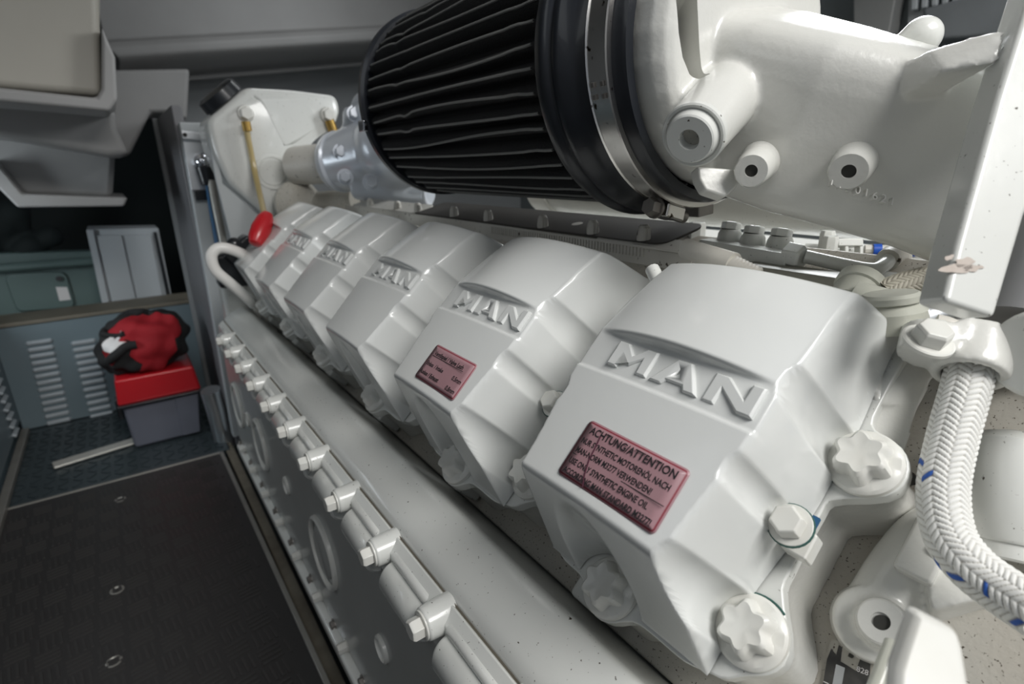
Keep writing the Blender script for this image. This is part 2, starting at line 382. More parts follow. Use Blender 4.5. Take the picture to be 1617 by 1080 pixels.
# near walkway mat: a dark rubber-topped panel with an edge strip
wk = thing('walkway_panel', 'black rubber-topped walkway panel with a metal edge beside the engine', 'floor panel', (-.1, 1.0, ZF))
E0, E1 = (.1115, .35), (.1005, 1.342); G0, G1 = (-.32, 1.352), (-.34, .35)
def flat(pts, z, t, mat, name, parent, bevel=0, **k):
    bm = B(); loft(bm, [[Vector((x, y, z-t)) for x, y in pts], [Vector((x, y, z)) for x, y in pts]]); return fin(bm, name, mat, parent, bevel=bevel, **k)
flat([E0, E1, G0, G1], ZF, .02, M_MAT, 'mat', wk)
bm = B()
for a, b in ((E0, E1), (E1, G0)):
    a, b = Vector((*a, ZF-.006)), Vector((*b, ZF-.006)); d = (b-a).normalized()
    box(bm, (a+b)/2, ((b-a).length+.008, .008, .016), (d, Vector((-d.y, d.x, 0)), Vector((0, 0, 1))))
fin(bm, 'edge_strip', M_EDGE, wk, bevel=.0015)
bm = B()
for i in range(12):
    for j in range(28):
        a = 0.12 if (i+j) % 2 else .12+PI/2
        for k in range(4):
            o = (k-1.5)*.0085
            c = Vector((-.30+i*.036-math.sin(a)*o, .36+j*.035+math.cos(a)*o, ZF))
            if c.x > .09: continue
            box(bm, c, (.028, .0035, .0030), (Vector((math.cos(a), math.sin(a), 0)), Vector((-math.sin(a), math.cos(a), 0)), Vector((0, 0, 1))))
fin(bm, 'tread', node_mat('tread_rubber', (.044, .042, .041), .4), wk, kind='stuff')
for px, py in ((185, 932), (180, 1045), (190, 789)):
    p = atZ(px, py, ZF)
    bm = B(); lathe(bm, p+Vector((0, 0, -.002)), (0, 0, 1), [(0, .010), (.0032, .010), (.0036, .008), (.0018, .006)], n=20); fin(bm, 'screw', M_EDGE, wk)
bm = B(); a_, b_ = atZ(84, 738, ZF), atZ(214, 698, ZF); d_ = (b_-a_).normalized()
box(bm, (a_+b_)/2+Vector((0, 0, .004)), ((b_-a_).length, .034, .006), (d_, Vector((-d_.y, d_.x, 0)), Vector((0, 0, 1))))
fin(bm, 'floor_light_streak', node_mat('pale_strip', (.62, .61, .56), .3, metal=.3), bevel=.0025, label='pale strip standing in for a light streak on the far floor plate left of the toolbox', cat='strip')  # added pale bar stands for a streak of light reflected in the plate
# bilge rail between panel and engine
bm = B(); box(bm, (.122, .8, ZF-.03), (.014, 1.4, .05)); box(bm, (.121, .8, ZF-.008), (.018, 1.4, .006))
fin(bm, 'bilge_rail', M_BROWN, bevel=.002, label='grimy metal rail between the black walkway panel and the engine', cat='rail')
bm = B(); tube(bm, [(.108, 1.40, -.50), (.114, 1.41, -.57), (.118, 1.42, -.66)], .022, n=16); fin(bm, 'grey_pipe', M_ALU, label='short shiny grey pipe standing beside the toolbox', cat='pipe')

# ------------------------------------------------------------------ valve covers
P_ = .165
GX, GV = 156, 250
xs = np.linspace(-.076, .076, GX); vsn = np.linspace(-.052, .182, GV)
X, V = np.meshgrid(xs, vsn, indexing='ij')
ss = lambda a, b, t: (lambda q: q*q*(3-2*q))(np.clip((t-a)/(b-a), 0, 1))
def smin(a, b, k): h = np.clip(.5+.5*(b-a)/k, 0, 1); return b*(1-h)+a*h-k*h*(1-h)
top = .0775-.9*X**2-.0016*ss(.0635, .0655, V)+.15*np.minimum(0, V-.03)*0
top = top+(.0075*ss(.0868, .0895, V))*np.clip(1-(X/.052)**2, 0, 1)-.25*np.maximum(0, V-.090)-2.2*np.maximum(0, V-.12)**2
flare = .0070*ss(.0, .07, V)-.0035*ss(.095, .16, V)
side = np.minimum(8.5*(.0560+flare-X), 8.5*(.0560+flare+X))
h = smin(top, side, .009)
front = 2.5*(V+.031); rear = 4.0*(.168-V)
h = smin(h, front, .006); h = smin(h, rear, .016)
def corner(hh, cx_, cv, r, sl, k, ex=1):       # steep scallop round a bolt
    return smin(hh, sl*(np.hypot((X-cx_)/ex, V-cv)-r), k)
BOLTS = [(.0632, -.003), (.0715, .093), (-.008, -.028)]
h = corner(h, .0632, -.003, .0152, 15, .006); h = corner(h, .0715, .093, .0147, 15, .006)
h = corner(h, -.008, -.028, .0165, 9, .008, 1.4)
for sx in (1, -1):
    d = np.hypot((X-sx*.0645), (V-.046))
    h = smin(h, .022+11*np.maximum(0, d-.0096), .007)
h0 = h.copy()
for _ in range(3):                      # pull the first row of outside points onto the base outline
    gx, gv = np.gradient(h0, xs[1]-xs[0], vsn[1]-vsn[0]); g2 = np.maximum(gx**2+gv**2, 4)
    break
neg = h0 < 0
sx_ = np.where(neg, np.clip(-h0*gx/g2, -.0011, .0011), 0); sv_ = np.where(neg, np.clip(-h0*gv/g2, -.0011, .0011), 0)
X0, V0 = X, V; X = X+sx_; V = V+sv_
h = np.maximum(h, .0004)
CV = np.stack([(V-(h-.29))*S2, .16-X, (V+(h-.29))*S2], -1)
keep = h0 > 0
def cover_mesh():
    o0 = bank(0, .065, -.29)
    idx = -np.ones(X.shape, int); cnt = 0; verts = []; faces = []
    good = keep[:-1, :-1] | keep[1:, :-1] | keep[:-1, 1:] | keep[1:, 1:]
    use = np.zeros(X.shape, bool)
    for a in (0, 1):
        for b in (0, 1): use[a:GX-1+a, b:GV-1+b] |= good
    idx[use] = np.arange(use.sum()); verts = CV[use]-np.array(o0[:])
    I, J = np.nonzero(good)
    faces = np.stack([idx[I, J], idx[I, J+1], idx[I+1, J+1], idx[I+1, J]], 1)
    me = bpy.data.meshes.new('shell'); me.from_pydata(verts.tolist(), [], faces.tolist()); me.validate()
    for p in me.polygons: p.use_smooth = True
    me.materials.append(M_COVER); me.update()
    bm = B(); bm.from_mesh(me); bmesh.ops.recalc_face_normals(bm, faces=bm.faces)
    up = Vector((-S2, 0, S2))
    f = max(bm.faces, key=lambda f: f.calc_center_median().dot(up))
    if f.normal.dot(up) < 0: bmesh.ops.reverse_faces(bm, faces=bm.faces)
    bm.to_mesh(me); bm.free(); return me, o0
def h_at(x, v):
    fi = min(max((x-xs[0])/(xs[1]-xs[0]), 0), GX-1.001); fj = min(max((v-vsn[0])/(vsn[1]-vsn[0]), 0), GV-1.001)
    i, j = int(fi), int(fj); a, b = fi-i, fj-j
    return h[i, j]*(1-a)*(1-b)+h[i+1, j]*a*(1-b)+h[i, j+1]*(1-a)*b+h[i+1, j+1]*a*b
me, o0 = cover_mesh()
cov_labels = ['nearest white valve cover, with the large pink oil warning sticker',
              'second valve cover, with the small pink valve lash sticker',
              'third valve cover from the camera, plain, next behind the valve lash sticker cover',
              'fourth valve cover from the camera, plain with raised letters',
              'fifth valve cover from the camera, farthest one with raised letters',
              'farthest valve cover, without letters, beside the red dipstick handle']
vc = thing('valve_cover', cov_labels[0], 'valve cover', o0, 'white valve covers along the engine bank')
sh = link(bpy.data.objects.new('shell', me)); sh.parent = vc; ORG[sh] = o0
# raised letters on the recessed band
LET = {'M': [(0, 0), (.26, 0), (.26, .58), (.5, .2), (.74, .58), (.74, 0), (1, 0), (1, 1), (.72, 1), (.5, .62), (.28, 1), (0, 1)],
       'N': [(0, 0), (.27, 0), (.27, .55), (.70, 0), (1, 0), (1, 1), (.73, 1), (.73, .45), (.30, 1), (0, 1)]}
def letter_bm(kind, x0, x1, v0, v1, hb):
    bm = B(); th = .0019
    def P(p, z): return bank(x0+(x1-x0)*p[0], v0+(v1-v0)*p[1], -.29+hb+z)
    def solid(poly):
        lo = [P(p, -.001) for p in poly]
        n = len(poly); c = []
        # inset the top ring a little for a chamfered casting edge
        for i in range(n):
            a, b, d = Vector(poly[i-1]), Vector(poly[i]), Vector(poly[(i+1) % n])
            n1 = Vector((-(b-a).y, (b-a).x)).normalized(); n2 = Vector((-(d-b).y, (d-b).x)).normalized()
            m = (n1+n2); m = m/max(.35, m.length_squared/2) if m.length > 0 else m
            c.append(b+m*.045)
        hi = [P(p, th) for p in c]; mid = [P(p, th*.45) for p in poly]
        loft(bm, [lo, mid, hi])
    if kind == 'A':
        out = [(0, 0), (.28, 0), (.345, .17), (.66, .17), (.72, 0), (1, 0), (.66, 1), (.34, 1)]
        solid(out)
        hole = [(.42, .36), (.58, .36), (.5, .64)]
        me_ = None
    else: solid(LET[kind])
    bmesh.ops.triangulate(bm, faces=[f for f in bm.faces if len(f.verts) > 4])
    return bm
for kind, xa, xb in (('M', -.0335, -.0065), ('A', -.0045, .0235), ('N', .0255, .0505)):
    hb = float(h_at((xa+xb)/2, .076))
    o = fin(letter_bm(kind, xa, xb, .0695, .0845, hb), 'raised_letter', M_COVER, vc, bevel=.0003, seg=2)
    if kind == 'A':
        bm = B()
        poly = [(.41, .36), (.59, .36), (.5, .66)]
        ring = lambda z: [bank(xa+(xb-xa)*p[0], .0695+.015*p[1], -.29+hb+z) for p in poly]
        loft(bm, [ring(-.004), ring(.004)])
        cut = fin(bm, 'cut', M_COVER, vc)
        b = o.modifiers.new('hole', 'BOOLEAN'); b.object = cut; b.operation = 'DIFFERENCE'
        dg = bpy.context.evaluated_depsgraph_get(); dg.update()
        nm = bpy.data.meshes.new_from_object(o.evaluated_get(dg)); o.modifiers.clear(); o.data = nm
        bpy.data.objects.remove(cut)
# cover bolts
for sx in (1, -1):
    c = bank(sx*.0642, .046, -.29+.0222)
    bm = B(); cyl(bm, c, c+BW*.0018, .0096, n=28); bo = fin(bm, 'washer', M_BOLT, vc, bevel=.0004)
    bm = B(); hexbolt(bm, c+BW*.0018, BW, .0074, .008); fin(bm, 'cover_bolt', M_BOLT, vc, bevel=.0006)
    bm = B(); lathe(bm, c+BW*.0002, BW, [(0, .0102), (.0010, .0101), (.0013, .0092)], n=24); fin(bm, 'sealant_ring', M_GREENST, vc, label='dark green sealant round the bolt')
base_cover = vc
# stickers
def sticker(par, x0, x1, v0, v1, lines, skew=0, y0=.16):
    dy = ORG[par].y-o0.y
    hb = max(float(h_at(x, v)) for x in np.linspace(x0, x1, 5) for v in (v0, (v0+v1)/2, v1))
    w_, h_ = x1-x0, v1-v0
    def O(x, v, dz): 
        hh = float(h_at(x, v)); p = bank(x, v, -.29+hh+dz); p.y += dy; return p
    def sheet(ox, dz, mat, name, parent, nx=10, r=.0025):
        bm = B(); wq, hq = w_-2*ox, h_-2*ox
        poly = rrect(wq, hq, max(.0006, r-ox), 4, (x0+x1)/2, (v0+v1)/2)
        c = (x0+x1)/2, (v0+v1)/2
        rings = []
        for s in np.linspace(1, 0, 7)[:-1]:
            rings.append([O(c[0]+(x-c[0])*s, c[1]+(v-c[1])*s, dz) for x, v in poly])
        R = loft(bm, rings, cap=False); cv = bm.verts.new(O(*c, dz)); L_ = R[-1]
        for i in range(len(L_)): bm.faces.new((L_[i], L_[(i+1) % len(L_)], cv))
        o = fin(bm, name, mat, parent)
        s_ = o.modifiers.new('thick', 'SOLIDIFY'); s_.thickness = .0002; s_.offset = 0
        return o
    st = sheet(0, .0006, M_STICK, 'sticker', par)
    bs = sheet(.0008, .00075, M_STRED, 'sticker_border', st)
    sheet(.0016, .0009, M_STICK, 'sticker_face', st)
    for txt, size, fx, fv, align, xsq in lines:
        p = O(x0+w_*fx, v0+h_*fv, .0011); sf = (lambda a, b, z, fx=fx, fv=fv: O(x0+w_*fx+a, v0+h_*fv+b, .00115+z))
        text_mesh(txt, size, p, BX, BV, BW, 'sticker_print', M_INK, st, depth=.00006, align=align, xs=xsq, bold=size*.012, surf=sf)
    return st
def rule(st, par, x0, x1, v, y0):
    pass
sticker(vc, -.020, .0405, .0065, .038, [
    ('ACHTUNG/ATTENTION', .0056, .5, .79, 'CENTER', .86), ('NUR SYNTHETIC MOTORENÖL NACH', .0043, .045, .605, 'LEFT', .725),
    ('MAN-NORM M3277 VERWENDEN!', .0043, .045, .435, 'LEFT', .725), ('USE ONLY SYNTHETIC ENGINE OIL', .0043, .045, .24, 'LEFT', .725),
    ('ACCORDING MAN STANDARD M3277!', .0043, .045, .07, 'LEFT', .725)])
st1 = [c for c in vc.children if c.name.startswith('sticker')][0]
bm = B(); a_, b_ = bank(-.018, .0065+.0315*.395, -.29+float(h_at(-.018, .019))+.0011), bank(.0385, .0065+.0315*.395, -.29+float(h_at(.0385, .019))+.0011)
box(bm, (a_+b_)/2+BW*.0004, ((b_-a_).length, .0004, .0002), (BX, BV, BW)); fin(bm, 'sticker_rule', M_INK, st1)
bm = B()
pts = [(-.0085, .0325), (-.0075, .026), (-.0068, .020), (-.0045, .013), (-.0015, .0075)]
for (a0, b0), (a1, b1) in zip(pts, pts[1:]):
    p, q = bank(a0, b0, -.29+float(h_at(a0, b0))+.00115), bank(a1, b1, -.29+float(h_at(a1, b1))+.00115); d = (q-p)
    box(bm, (p+q)/2, (d.length*1.05, .0007, .0002), (d.normalized(), BW.cross(d.normalized()), BW))
fin(bm, 'stain', node_mat('sticker_stain', (.10, .03, .05), .6), st1, label='dark vertical scratch stain')
# small sensor tab at the near flank
bm = B(); box(bm, bank(.0665, .043, -.283), (.012, .013, .012), (BX, BV, BW)); fin(bm, 'tab', M_BOLT, vc, bevel=.0012)
bm = B(); box(bm, bank(.0665, .0545, -.284), (.003, .007, .003), (BX, BV, BW)); fin(bm, 'paint_mark', M_BLUE, vc, label='blue paint mark')
for k in range(1, 6):
    skip = ['sticker', 'tab', 'paint_mark'] + (['raised_letter'] if k == 5 else [])
    c = copy_tree(base_cover, (0, k*P_, 0), cov_labels[k], skip)
    if k == 1:
        st = sticker(c, -.016, .0385, .0075, .0365, [
            ('Ventilspiel / Valve Lash', .0048, .10, .72, 'LEFT', .88), ('Einlass  / Intake', .0045, .07, .42, 'LEFT', .85), ('0.5mm', .0047, .74, .40, 'LEFT', .85),
            ('Auslass / Exhaust', .0045, .05, .17, 'LEFT', .85), ('0.8mm', .0047, .74, .13, 'LEFT', .85)])
        bm = B(); a_ = bank(-.011, .0275, -.29+float(h_at(-.011, .0275))+.0012); b_ = bank(.031, .0275, -.29+float(h_at(.031, .0275))+.0012)
        a_.y += P_; b_.y += P_
        box(bm, (a_+b_)/2+BW*.0004, ((b_-a_).length, .0004, .0002), (BX, BV, BW)); fin(bm, 'sticker_rule', M_INK, st)

# ------------------------------------------------------------------ cylinder heads
def lobes(grow=0):
    n = 160; out = []
    # outline: union of a rounded rectangle and bolt lobes, traced radially
    for i in range(n):
        a = 2*PI*i/n; dx, dv = math.cos(a), math.sin(a); best = 0
        cx0, cv0 = 0, .062
        for t in np.linspace(.02, .16, 141):
            x, v = cx0+dx*t, cv0+dv*t
            ins = abs(x) < .0655+grow and -.030-grow < v < .172+grow
            for bx, bv in BOLTS: ins = ins or math.hypot(x-bx, v-bv) < .0185+grow
            ins = ins or (abs(x) < .05 and -.034-grow < v < .172)
            if ins: best = t
        out.append((cx0+dx*best, cv0+dv*best))
    # light smoothing
    for _ in range(2):
        out = [tuple((Vector(out[i-1])+Vector(out[i])*2+Vector(out[(i+1) % n]))/4) for i in range(n)]
    return out
hd_labels = ['cylinder head under the nearest valve cover with the oil warning sticker', 'cylinder head under the second valve cover with the valve lash sticker',
             'cylinder head under the third valve cover', 'cylinder head under the fourth valve cover', 'cylinder head under the fifth valve cover', 'cylinder head under the farthest valve cover']
hd = thing('cylinder_head', hd_labels[0], 'cylinder head', bank(0, .065, -.345), 'cylinder heads under the valve covers')
L0 = lobes(0); L1 = lobes(-.003)
HO = bank(0, 0, 0)
bm = B(); loft(bm, [[bank(x, v, w) for x, v in (L0 if i else L1)] for i, w in ((1, -.3005), (1, -.2905))]); fin(bm, 'flange', M_WHITE, hd, bevel=.0012, sharp=50)
bm = B(); loft(bm, [[bank(x, v, w) for x, v in L_] for L_, w in ((lobes(-.001), -.3475), (lobes(-.0045), -.325), (lobes(-.006), -.3035), (L1, -.3005))]); fin(bm, 'body', M_CAST, hd, sharp=60)
# thin dark joint line
def star(a, t): return 1.0 if t < .0052 else 1+.15*math.cos(6*a)
for i, (bx, bv) in enumerate(BOLTS):
    bm = B(); lathe(bm, bank(bx, bv, -.2903), BW, [(0, .0165), (.003, .0165), (.0045, .0152), (.0053, .0118), (.0135, .0104), (.0150, .0088), (.0142, .0040)], n=48, mod=star, up=(0, 1, .3)); fin(bm, 'head_bolt', M_BOLT, hd, sharp=38)
for bx, bv, a0_, a1_ in ((.0632, -.003, 60, 235), (.0715, .093, 100, 240)):
    bm = B(); tube(bm, [bank(bx+math.cos(math.radians(a))*.0171, bv+math.sin(math.radians(a))*.0171, -.2897) for a in np.linspace(a0_, a1_, 20)], .00055, n=6, smooth=False)
    fin(bm, 'joint_line', M_GREENST, hd, label='dark sealant line round the head bolt')
for k in range(1, 6): copy_tree(hd, (0, k*P_, 0), hd_labels[k])
# near end head extension with sloped recess, carrying the hose clamp
bm = B()
fw = Vector(RM[:, 2])
quadslab(bm, [atD(px, py, D) for px, py, D in ((1362, 508, .292), (1470, 502, .285), (1486, 575, .280), (1455, 640, .276), (1385, 640, .272), (1368, 560, .280))], .05, fw)
quadslab(bm, [atD(px, py, D) for px, py, D in ((1378, 560, .281), (1400, 565, .281), (1378, 690, .272), (1352, 690, .276))], .05, fw)
quadslab(bm, [atD(px, py, D) for px, py, D in ((1400, 610, .276), (1456, 630, .275), (1422, 745, .272), (1372, 722, .274))], .05, fw)
fin(bm, 'head_bracket', M_CAST, label='cast white bracket arm behind the nearest valve cover', cat='bracket', remesh=.0018, smooth=5)

# ------------------------------------------------------------------ engine block
eb = thing('engine_block', 'long white engine block with bolted grey side panel below the valve covers', 'engine', (.3, .5, -.55))
YA, YB = -.25, 1.16
def ext_y(profile, y0, y1, bmx):  # profile in (x,z)
    loft(bmx, [[Vector((x, y0, z)) for x, z in profile], [Vector((x, y1, z)) for x, z in profile]])
bm = B()
q = [bank(0, v, w) for v, w in ((-.0535, -.348), (.26, -.348), (.26, -.42), (-.0535, -.42))]
ext_y([(p.x, p.z) for p in q], YA, YB, bm); fin(bm, 'deck', M_DIRTY, eb, bevel=.002)
# charge duct along the side
bm = B(); ext_y([(.127, -.300), (.1285, -.268), (.1305, -.2605), (.136, -.2545), (.146, -.2490), (.158, -.2440), (.163, -.2430), (.1665, -.2440), (.172, -.2490), (.20, -.278), (.222, -.30)], YA, 1.10, bm)
fin(bm, 'charge_duct', M_WHITE, eb, bevel=.004, seg=3, sharp=60)
bm = B(); ext_y([(.118, -.30), (.118, -.2715), (.1265, -.2640), (.1283, -.2655), (.130, -.272), (.135, -.30)], YA, 1.10, bm); fin(bm, 'flange_strip', M_WHITE, eb, bevel=.001)
bm = B(); ext_y([(.1280, -.2665), (.1283, -.2648), (.1288, -.2640), (.1292, -.2665)], YA, 1.10, bm); fin(bm, 'joint_line', M_BROWN, eb, label='grimy joint line above the bolt strip')
bm = B(); box(bm, (.165, .45, -.41), (.078, 1.46, .215)); fin(bm, 'side_wall', M_GREY, eb)
# grey side panel
bm = B(); box(bm, (.123, .43, -.405), (.008, 1.36, .212)); pn = fin(bm, 'side_panel', M_GREY, eb, bevel=.0015, label='smooth grey side panel')
for y in (.205, .535, .845, 1.03):
    bm = B(); lathe(bm, (.1195, y, -.408), (-1, 0, 0), [(0, .043), (.004, .0425), (.0055, .040), (.004, .0375), (.001, .037)], n=48, cap=False); fin(bm, 'ring', M_BOLT, eb, label='raised white ring')
    bm = B(); lathe(bm, (.1195, y, -.408), (-1, 0, 0), [(0, .030), (.003, .0295), (.004, .027)], n=40); fin(bm, 'ring_core', M_GREY, eb)
for y in (.37, .69, .94):
    bm = B(); lathe(bm, (.1195, y, -.402), (-1, 0, 0), [(0, .013), (.003, .0125), (.0038, .011), (.001, .010)], n=28); fin(bm, 'boss', M_BOLT, eb)
for k in range(-1, 10):
    y = .254+.0825*k
    bm = B(); lathe(bm, (.136, y, -.2745), (-1, 0, 0), [(0, .0125), (.012, .0118), (.0262, .0108), (.0275, .0098)], n=28)
    fin(bm, 'bolt_boss', M_WHITE, eb, bevel=.0008)
    bm = B(); hexbolt(bm, (.109, y, -.2745), (-1, 0, 0), .0072, .008, .0096, .0016); fin(bm, 'flange_bolt', M_BOLT, eb, bevel=.0005)
    # fluted roller section between bosses
    bm = B(); lathe(bm, (.1205, y+.012, -.2910), (0, 1, 0), [(0, .0125), (.0025, .0148), (.055, .0148), (.0585, .0125)], n=32); fin(bm, 'fluted_section', M_WHITE, eb)
    bm = B(); lathe(bm, (.1215, y+.012, -.2735), (0, 1, 0), [(0, .003), (.003, .0048), (.055, .0048), (.0585, .003)], n=14); fin(bm, 'rib', M_WHITE, eb)
bm = B(); ext_y([(.110, -.517), (.122, -.511), (.20, -.511), (.20, -.605), (.150, -.62), (.134, -.605), (.112, -.535)], YA, 1.10, bm); fin(bm, 'sump_flange', M_WHITE, eb, bevel=.003)
for k in range(-2, 8):
    y = .400+.0925*k
    bm = B(); hexbolt(bm, (.119, y, -.505), (-1, 0, 0), .0062, .010, .0078, .001); fin(bm, 'panel_bolt', M_BOLT, eb, bevel=.0006)
    bm = B(); hexbolt(bm, (.119, y+.045, -.513), (-1, 0, 0), .0055, .004, .0075, .001); fin(bm, 'panel_nut', M_DKSTEEL, eb)
# mounting lugs in the gap under the covers
for k in range(6):
    y = .16+P_*k
    bm = B(); box(bm, Vector((.206, y+.036, -.262)), (.020, .022, .03), (BV, Vector((0, 1, 0)), BW)); fin(bm, 'lug', M_WHITE, eb, bevel=.003)
# farthest end wall of the bank
bm = B(); box(bm, (.30, 1.13, -.33), (.33, .05, .30)); fin(bm, 'end_housing', M_WHITE, eb, bevel=.01)
# small nub on the far end of the duct
bm = B(); lathe(bm, atD(375, 500, 1.0)+Vector((0, 0, -.02)), (0, 0, 1), [(0, .014), (.018, .011), (.022, .008)], n=16); fin(bm, 'nub', M_WHITE, eb)

# ------------------------------------------------------------------ air filter
FX, FZ, FR = .348, .070, .100
af = thing('air_filter', 'large round pleated black air filter over the valve covers', 'air filter', (FX, .5, FZ-FR))
YP0, YP1 = .312, .622
NP = 44; na, ny = NP*8, 70
th = np.arange(na)/na*2*PI
prof = (np.abs(((th*NP/(2*PI)) % 1)-.5)*2)            # 0 valley .. 1 crest
crest = 1-prof
bm = B(); rings = []
wob = rng.normal(0, 1, (NP, 5))
for j in range(ny):
    t = j/(ny-1); y = YP0+(YP1-YP0)*t
    ring = []
    for i in range(na):
        p = int(th[i]*NP/(2*PI)); c = crest[i]
        sh_ = (1-(1-c)**1.5)
        q = wob[p]
        lat = .0020*q[0]*math.sin(5*t+q[1])*c+.0016*math.exp(-((t-.72-.05*q[3])/.03)**2)*c*abs(q[2])+.0018*math.exp(-((t-.10)/.02)**2)*c*q[4]*.5
        r = FR-.014+.014*sh_-.0012*abs(q[2])*math.exp(-((t-.95)/.03)**2)
        if t < .02 or t > .985: r = min(r, FR-.004)
        a = th[i]+lat/FR
        ring.append(Vector((FX+r*math.cos(a), y, FZ+r*math.sin(a))))
    rings.append(ring)
loft(bm, rings); fin(bm, 'pleated_element', M_PLEAT, af, sharp=180)
# wire mesh crest lines, one rounded bead per pleat
bm = B()
for p in range(NP):
    i = p*8+4
    tube(bm, [rings[j][i]+(Vector((rings[j][i].x-FX, 0, rings[j][i].z-FZ)).normalized()*-.0002) for j in range(2, ny-2, 2)], .0011, n=6, smooth=False)
fin(bm, 'pleat_crests', M_MESH, af, kind='stuff', label='worn grey pleat crests')
bm = B(); lathe(bm, (FX, YP1-.002, FZ), (0, 1, 0), [(0, FR-.012), (0, FR), (.003, FR+.003), (.010, FR+.003), (.014, FR), (.014, .02)], n=72, cap=True); fin(bm, 'end_cap', M_BLACK, af)
c_ = Vector((FX-FR-.001, YP1+.006, FZ-.025)); bm = B(); box(bm, c_, (.006, .016, .012)); fin(bm, 'rim_clip', M_CHROME, af, bevel=.0015, label='small chrome clip on the rim')
bm = B(); lathe(bm, (FX, YP0+.004, FZ), (0, -1, 0), [(0, FR-.012), (0, FR+.0005), (.003, FR+.003), (.007, FR+.0030), (.008, FR+.0070), (.014, FR+.0088), (.020, FR+.0082), (.0225, FR+.0055), (.024, FR+.0066), (.030, FR+.0060), (.038, FR+.001), (.044, FR-.003), (.074, FR-.003), (.077, FR-.004), (.077, FR-.010)], n=96, cap=False); fin(bm, 'rubber_collar', M_BLACK, af, sharp=45)
bm = B(); lathe(bm, (FX, .2675, FZ), (0, -1, 0), [(0, FR-.004), (0, FR+.0005), (.0008, FR+.0012), (.0015, FR+.0002), (.0165, FR+.0002), (.0172, FR+.0012), (.018, FR+.0005), (.018, FR-.004)], n=96, cap=False); hc = fin(bm, 'hose_clamp', M_STEEL, af, sharp=30, label='polished steel clamp band')
# clamp screw housing near the bottom
ang = math.radians(-62)
def fpt(a, r, y): return Vector((FX+r*math.cos(a), y, FZ+r*math.sin(a)))
a0 = math.radians(-104)
tn = Vector((-math.sin(a0), 0, math.cos(a0))); rn = Vector((math.cos(a0), 0, math.sin(a0)))
c0 = fpt(a0, FR+.006, .2585)
bm = B(); box(bm, c0, (.020, .018, .010), (tn, Vector((0, 1, 0)), rn)); fin(bm, 'screw_housing', M_STEEL, hc, bevel=.0015)
bm = B(); cyl(bm, c0-tn*.012, c0+tn*.02, .0048); hexbolt(bm, c0-tn*.012, -tn, .0066, .007, .0074, .002); fin(bm, 'clamp_screw', M_DKSTEEL, hc)
c1 = fpt(a0+.34, FR+.004, .2585)
bm = B(); box(bm, c1, (.018, .016, .008), (Vector((-math.sin(a0+.34), 0, math.cos(a0+.34))), Vector((0, 1, 0)), Vector((math.cos(a0+.34), 0, math.sin(a0+.34))))); fin(bm, 'clamp_lug', M_DKSTEEL, hc, bevel=.001)
# punched slots in the band
for da in (.0, .07):
    for dy in (-.004, .004):
        p = fpt(math.radians(-166)+da, FR+.0008, .2585+dy)
        n_ = Vector((p.x-FX, 0, p.z-FZ)).normalized()
        bm = B(); box(bm, p, (.0016, .0028, .0030), (n_, Vector((0, 1, 0)), n_.cross(Vector((0, 1, 0))))); fin(bm, 'slot', M_DKSTEEL, hc, bevel=.0004)

# ------------------------------------------------------------------ intake casting
ic = thing('intake_casting', 'thick white cast intake elbow clamped to the black air filter', 'intake pipe', (.36, .2, .0))
bm = B()
CIR = lambda c, e1, e2, rx, rz, n=32, p=2.0: [Vector(c)+e1*(rx*math.copysign(abs(math.cos(2*PI*i/n))**(2/p), math.cos(2*PI*i/n)))+e2*(rz*math.copysign(abs(math.sin(2*PI*i/n))**(2/p), math.sin(2*PI*i/n))) for i in range(n)]
ex, ez_ = Vector((1, 0, 0)), Vector((0, 0, 1))
loft(bm, [CIR((FX, .246, FZ), ex, ez_, .0868, .0868), CIR((FX, .229, FZ), ex, ez_, .0868, .0868), CIR((FX, .222, FZ), ex, ez_, .0835, .0835), CIR((FX, .219, FZ), ex, ez_, .078, .078)])
secs = [(1120, 140, .375, .046, .050), (1195, 166, .355, .048, .0530), (1290, 194, .335, .048, .0520), (1390, 222, .320, .043, .0500), (1490, 252, .308, .038, .0490), (1560, 275, .300, .038, .0490)]
cs = [atD(a, b, c) for a, b, c, _, _ in secs]
rings = []
for i, c in enumerate(cs):
    d = (cs[min(i+1, len(cs)-1)]-cs[max(i-1, 0)]).normalized(); e2 = (ez_-d*d.z).normalized(); e1 = d.cross(e2)
    e1, e2 = e1*math.cos(-.2)+e2*math.sin(-.2), e2*math.cos(-.2)-e1*math.sin(-.2)
    rings.append(CIR(c, e1, e2, secs[i][3], secs[i][4], p=4.6))
loft(bm, rings)
g = [atD(1392, 110, .286), atD(1465, 78, .258), atD(1592, 42, .236), atD(1582, 96, .234), atD(1490, 113, .246), atD(1420, 121, .272)]
quadslab(bm, g, .055, Vector(RM[:, 2])*1.0)
# bosses
b0, b1 = atD(1180, 118, .345), atD(1094, 214, .290)
cyl(bm, b0, b1, .0205, .0172, n=40)
ib = fin(bm, 'body', M_CAST, ic, remesh=.0018, smooth=4)
bm = B(); quadslab(bm, [atD(px, py, .27) for px, py in ((1080, -90), (1100, 0), (1113, 32), (1132, 52), (1168, 63), (1150, 6), (1128, -90))], .066, Vector(RM[:, 2])); ctr = fin(bm, 'cut', M_CAST, ic, bevel=.004)
md = ib.modifiers.new('pocket', 'BOOLEAN'); md.object = ctr; md.operation = 'DIFFERENCE'
dg = bpy.context.evaluated_depsgraph_get(); dg.update()
nm = bpy.data.meshes.new_from_object(ib.evaluated_get(dg)); ib.modifiers.clear(); ib.data = nm; bpy.data.objects.remove(ctr)
bmx = B(); bmx.from_mesh(nm)
for f in bmx.faces: f.smooth = True
for e in bmx.edges: e.smooth = len(e.link_faces) != 2 or e.calc_face_angle(0) < .7
bmx.to_mesh(nm); bmx.free()
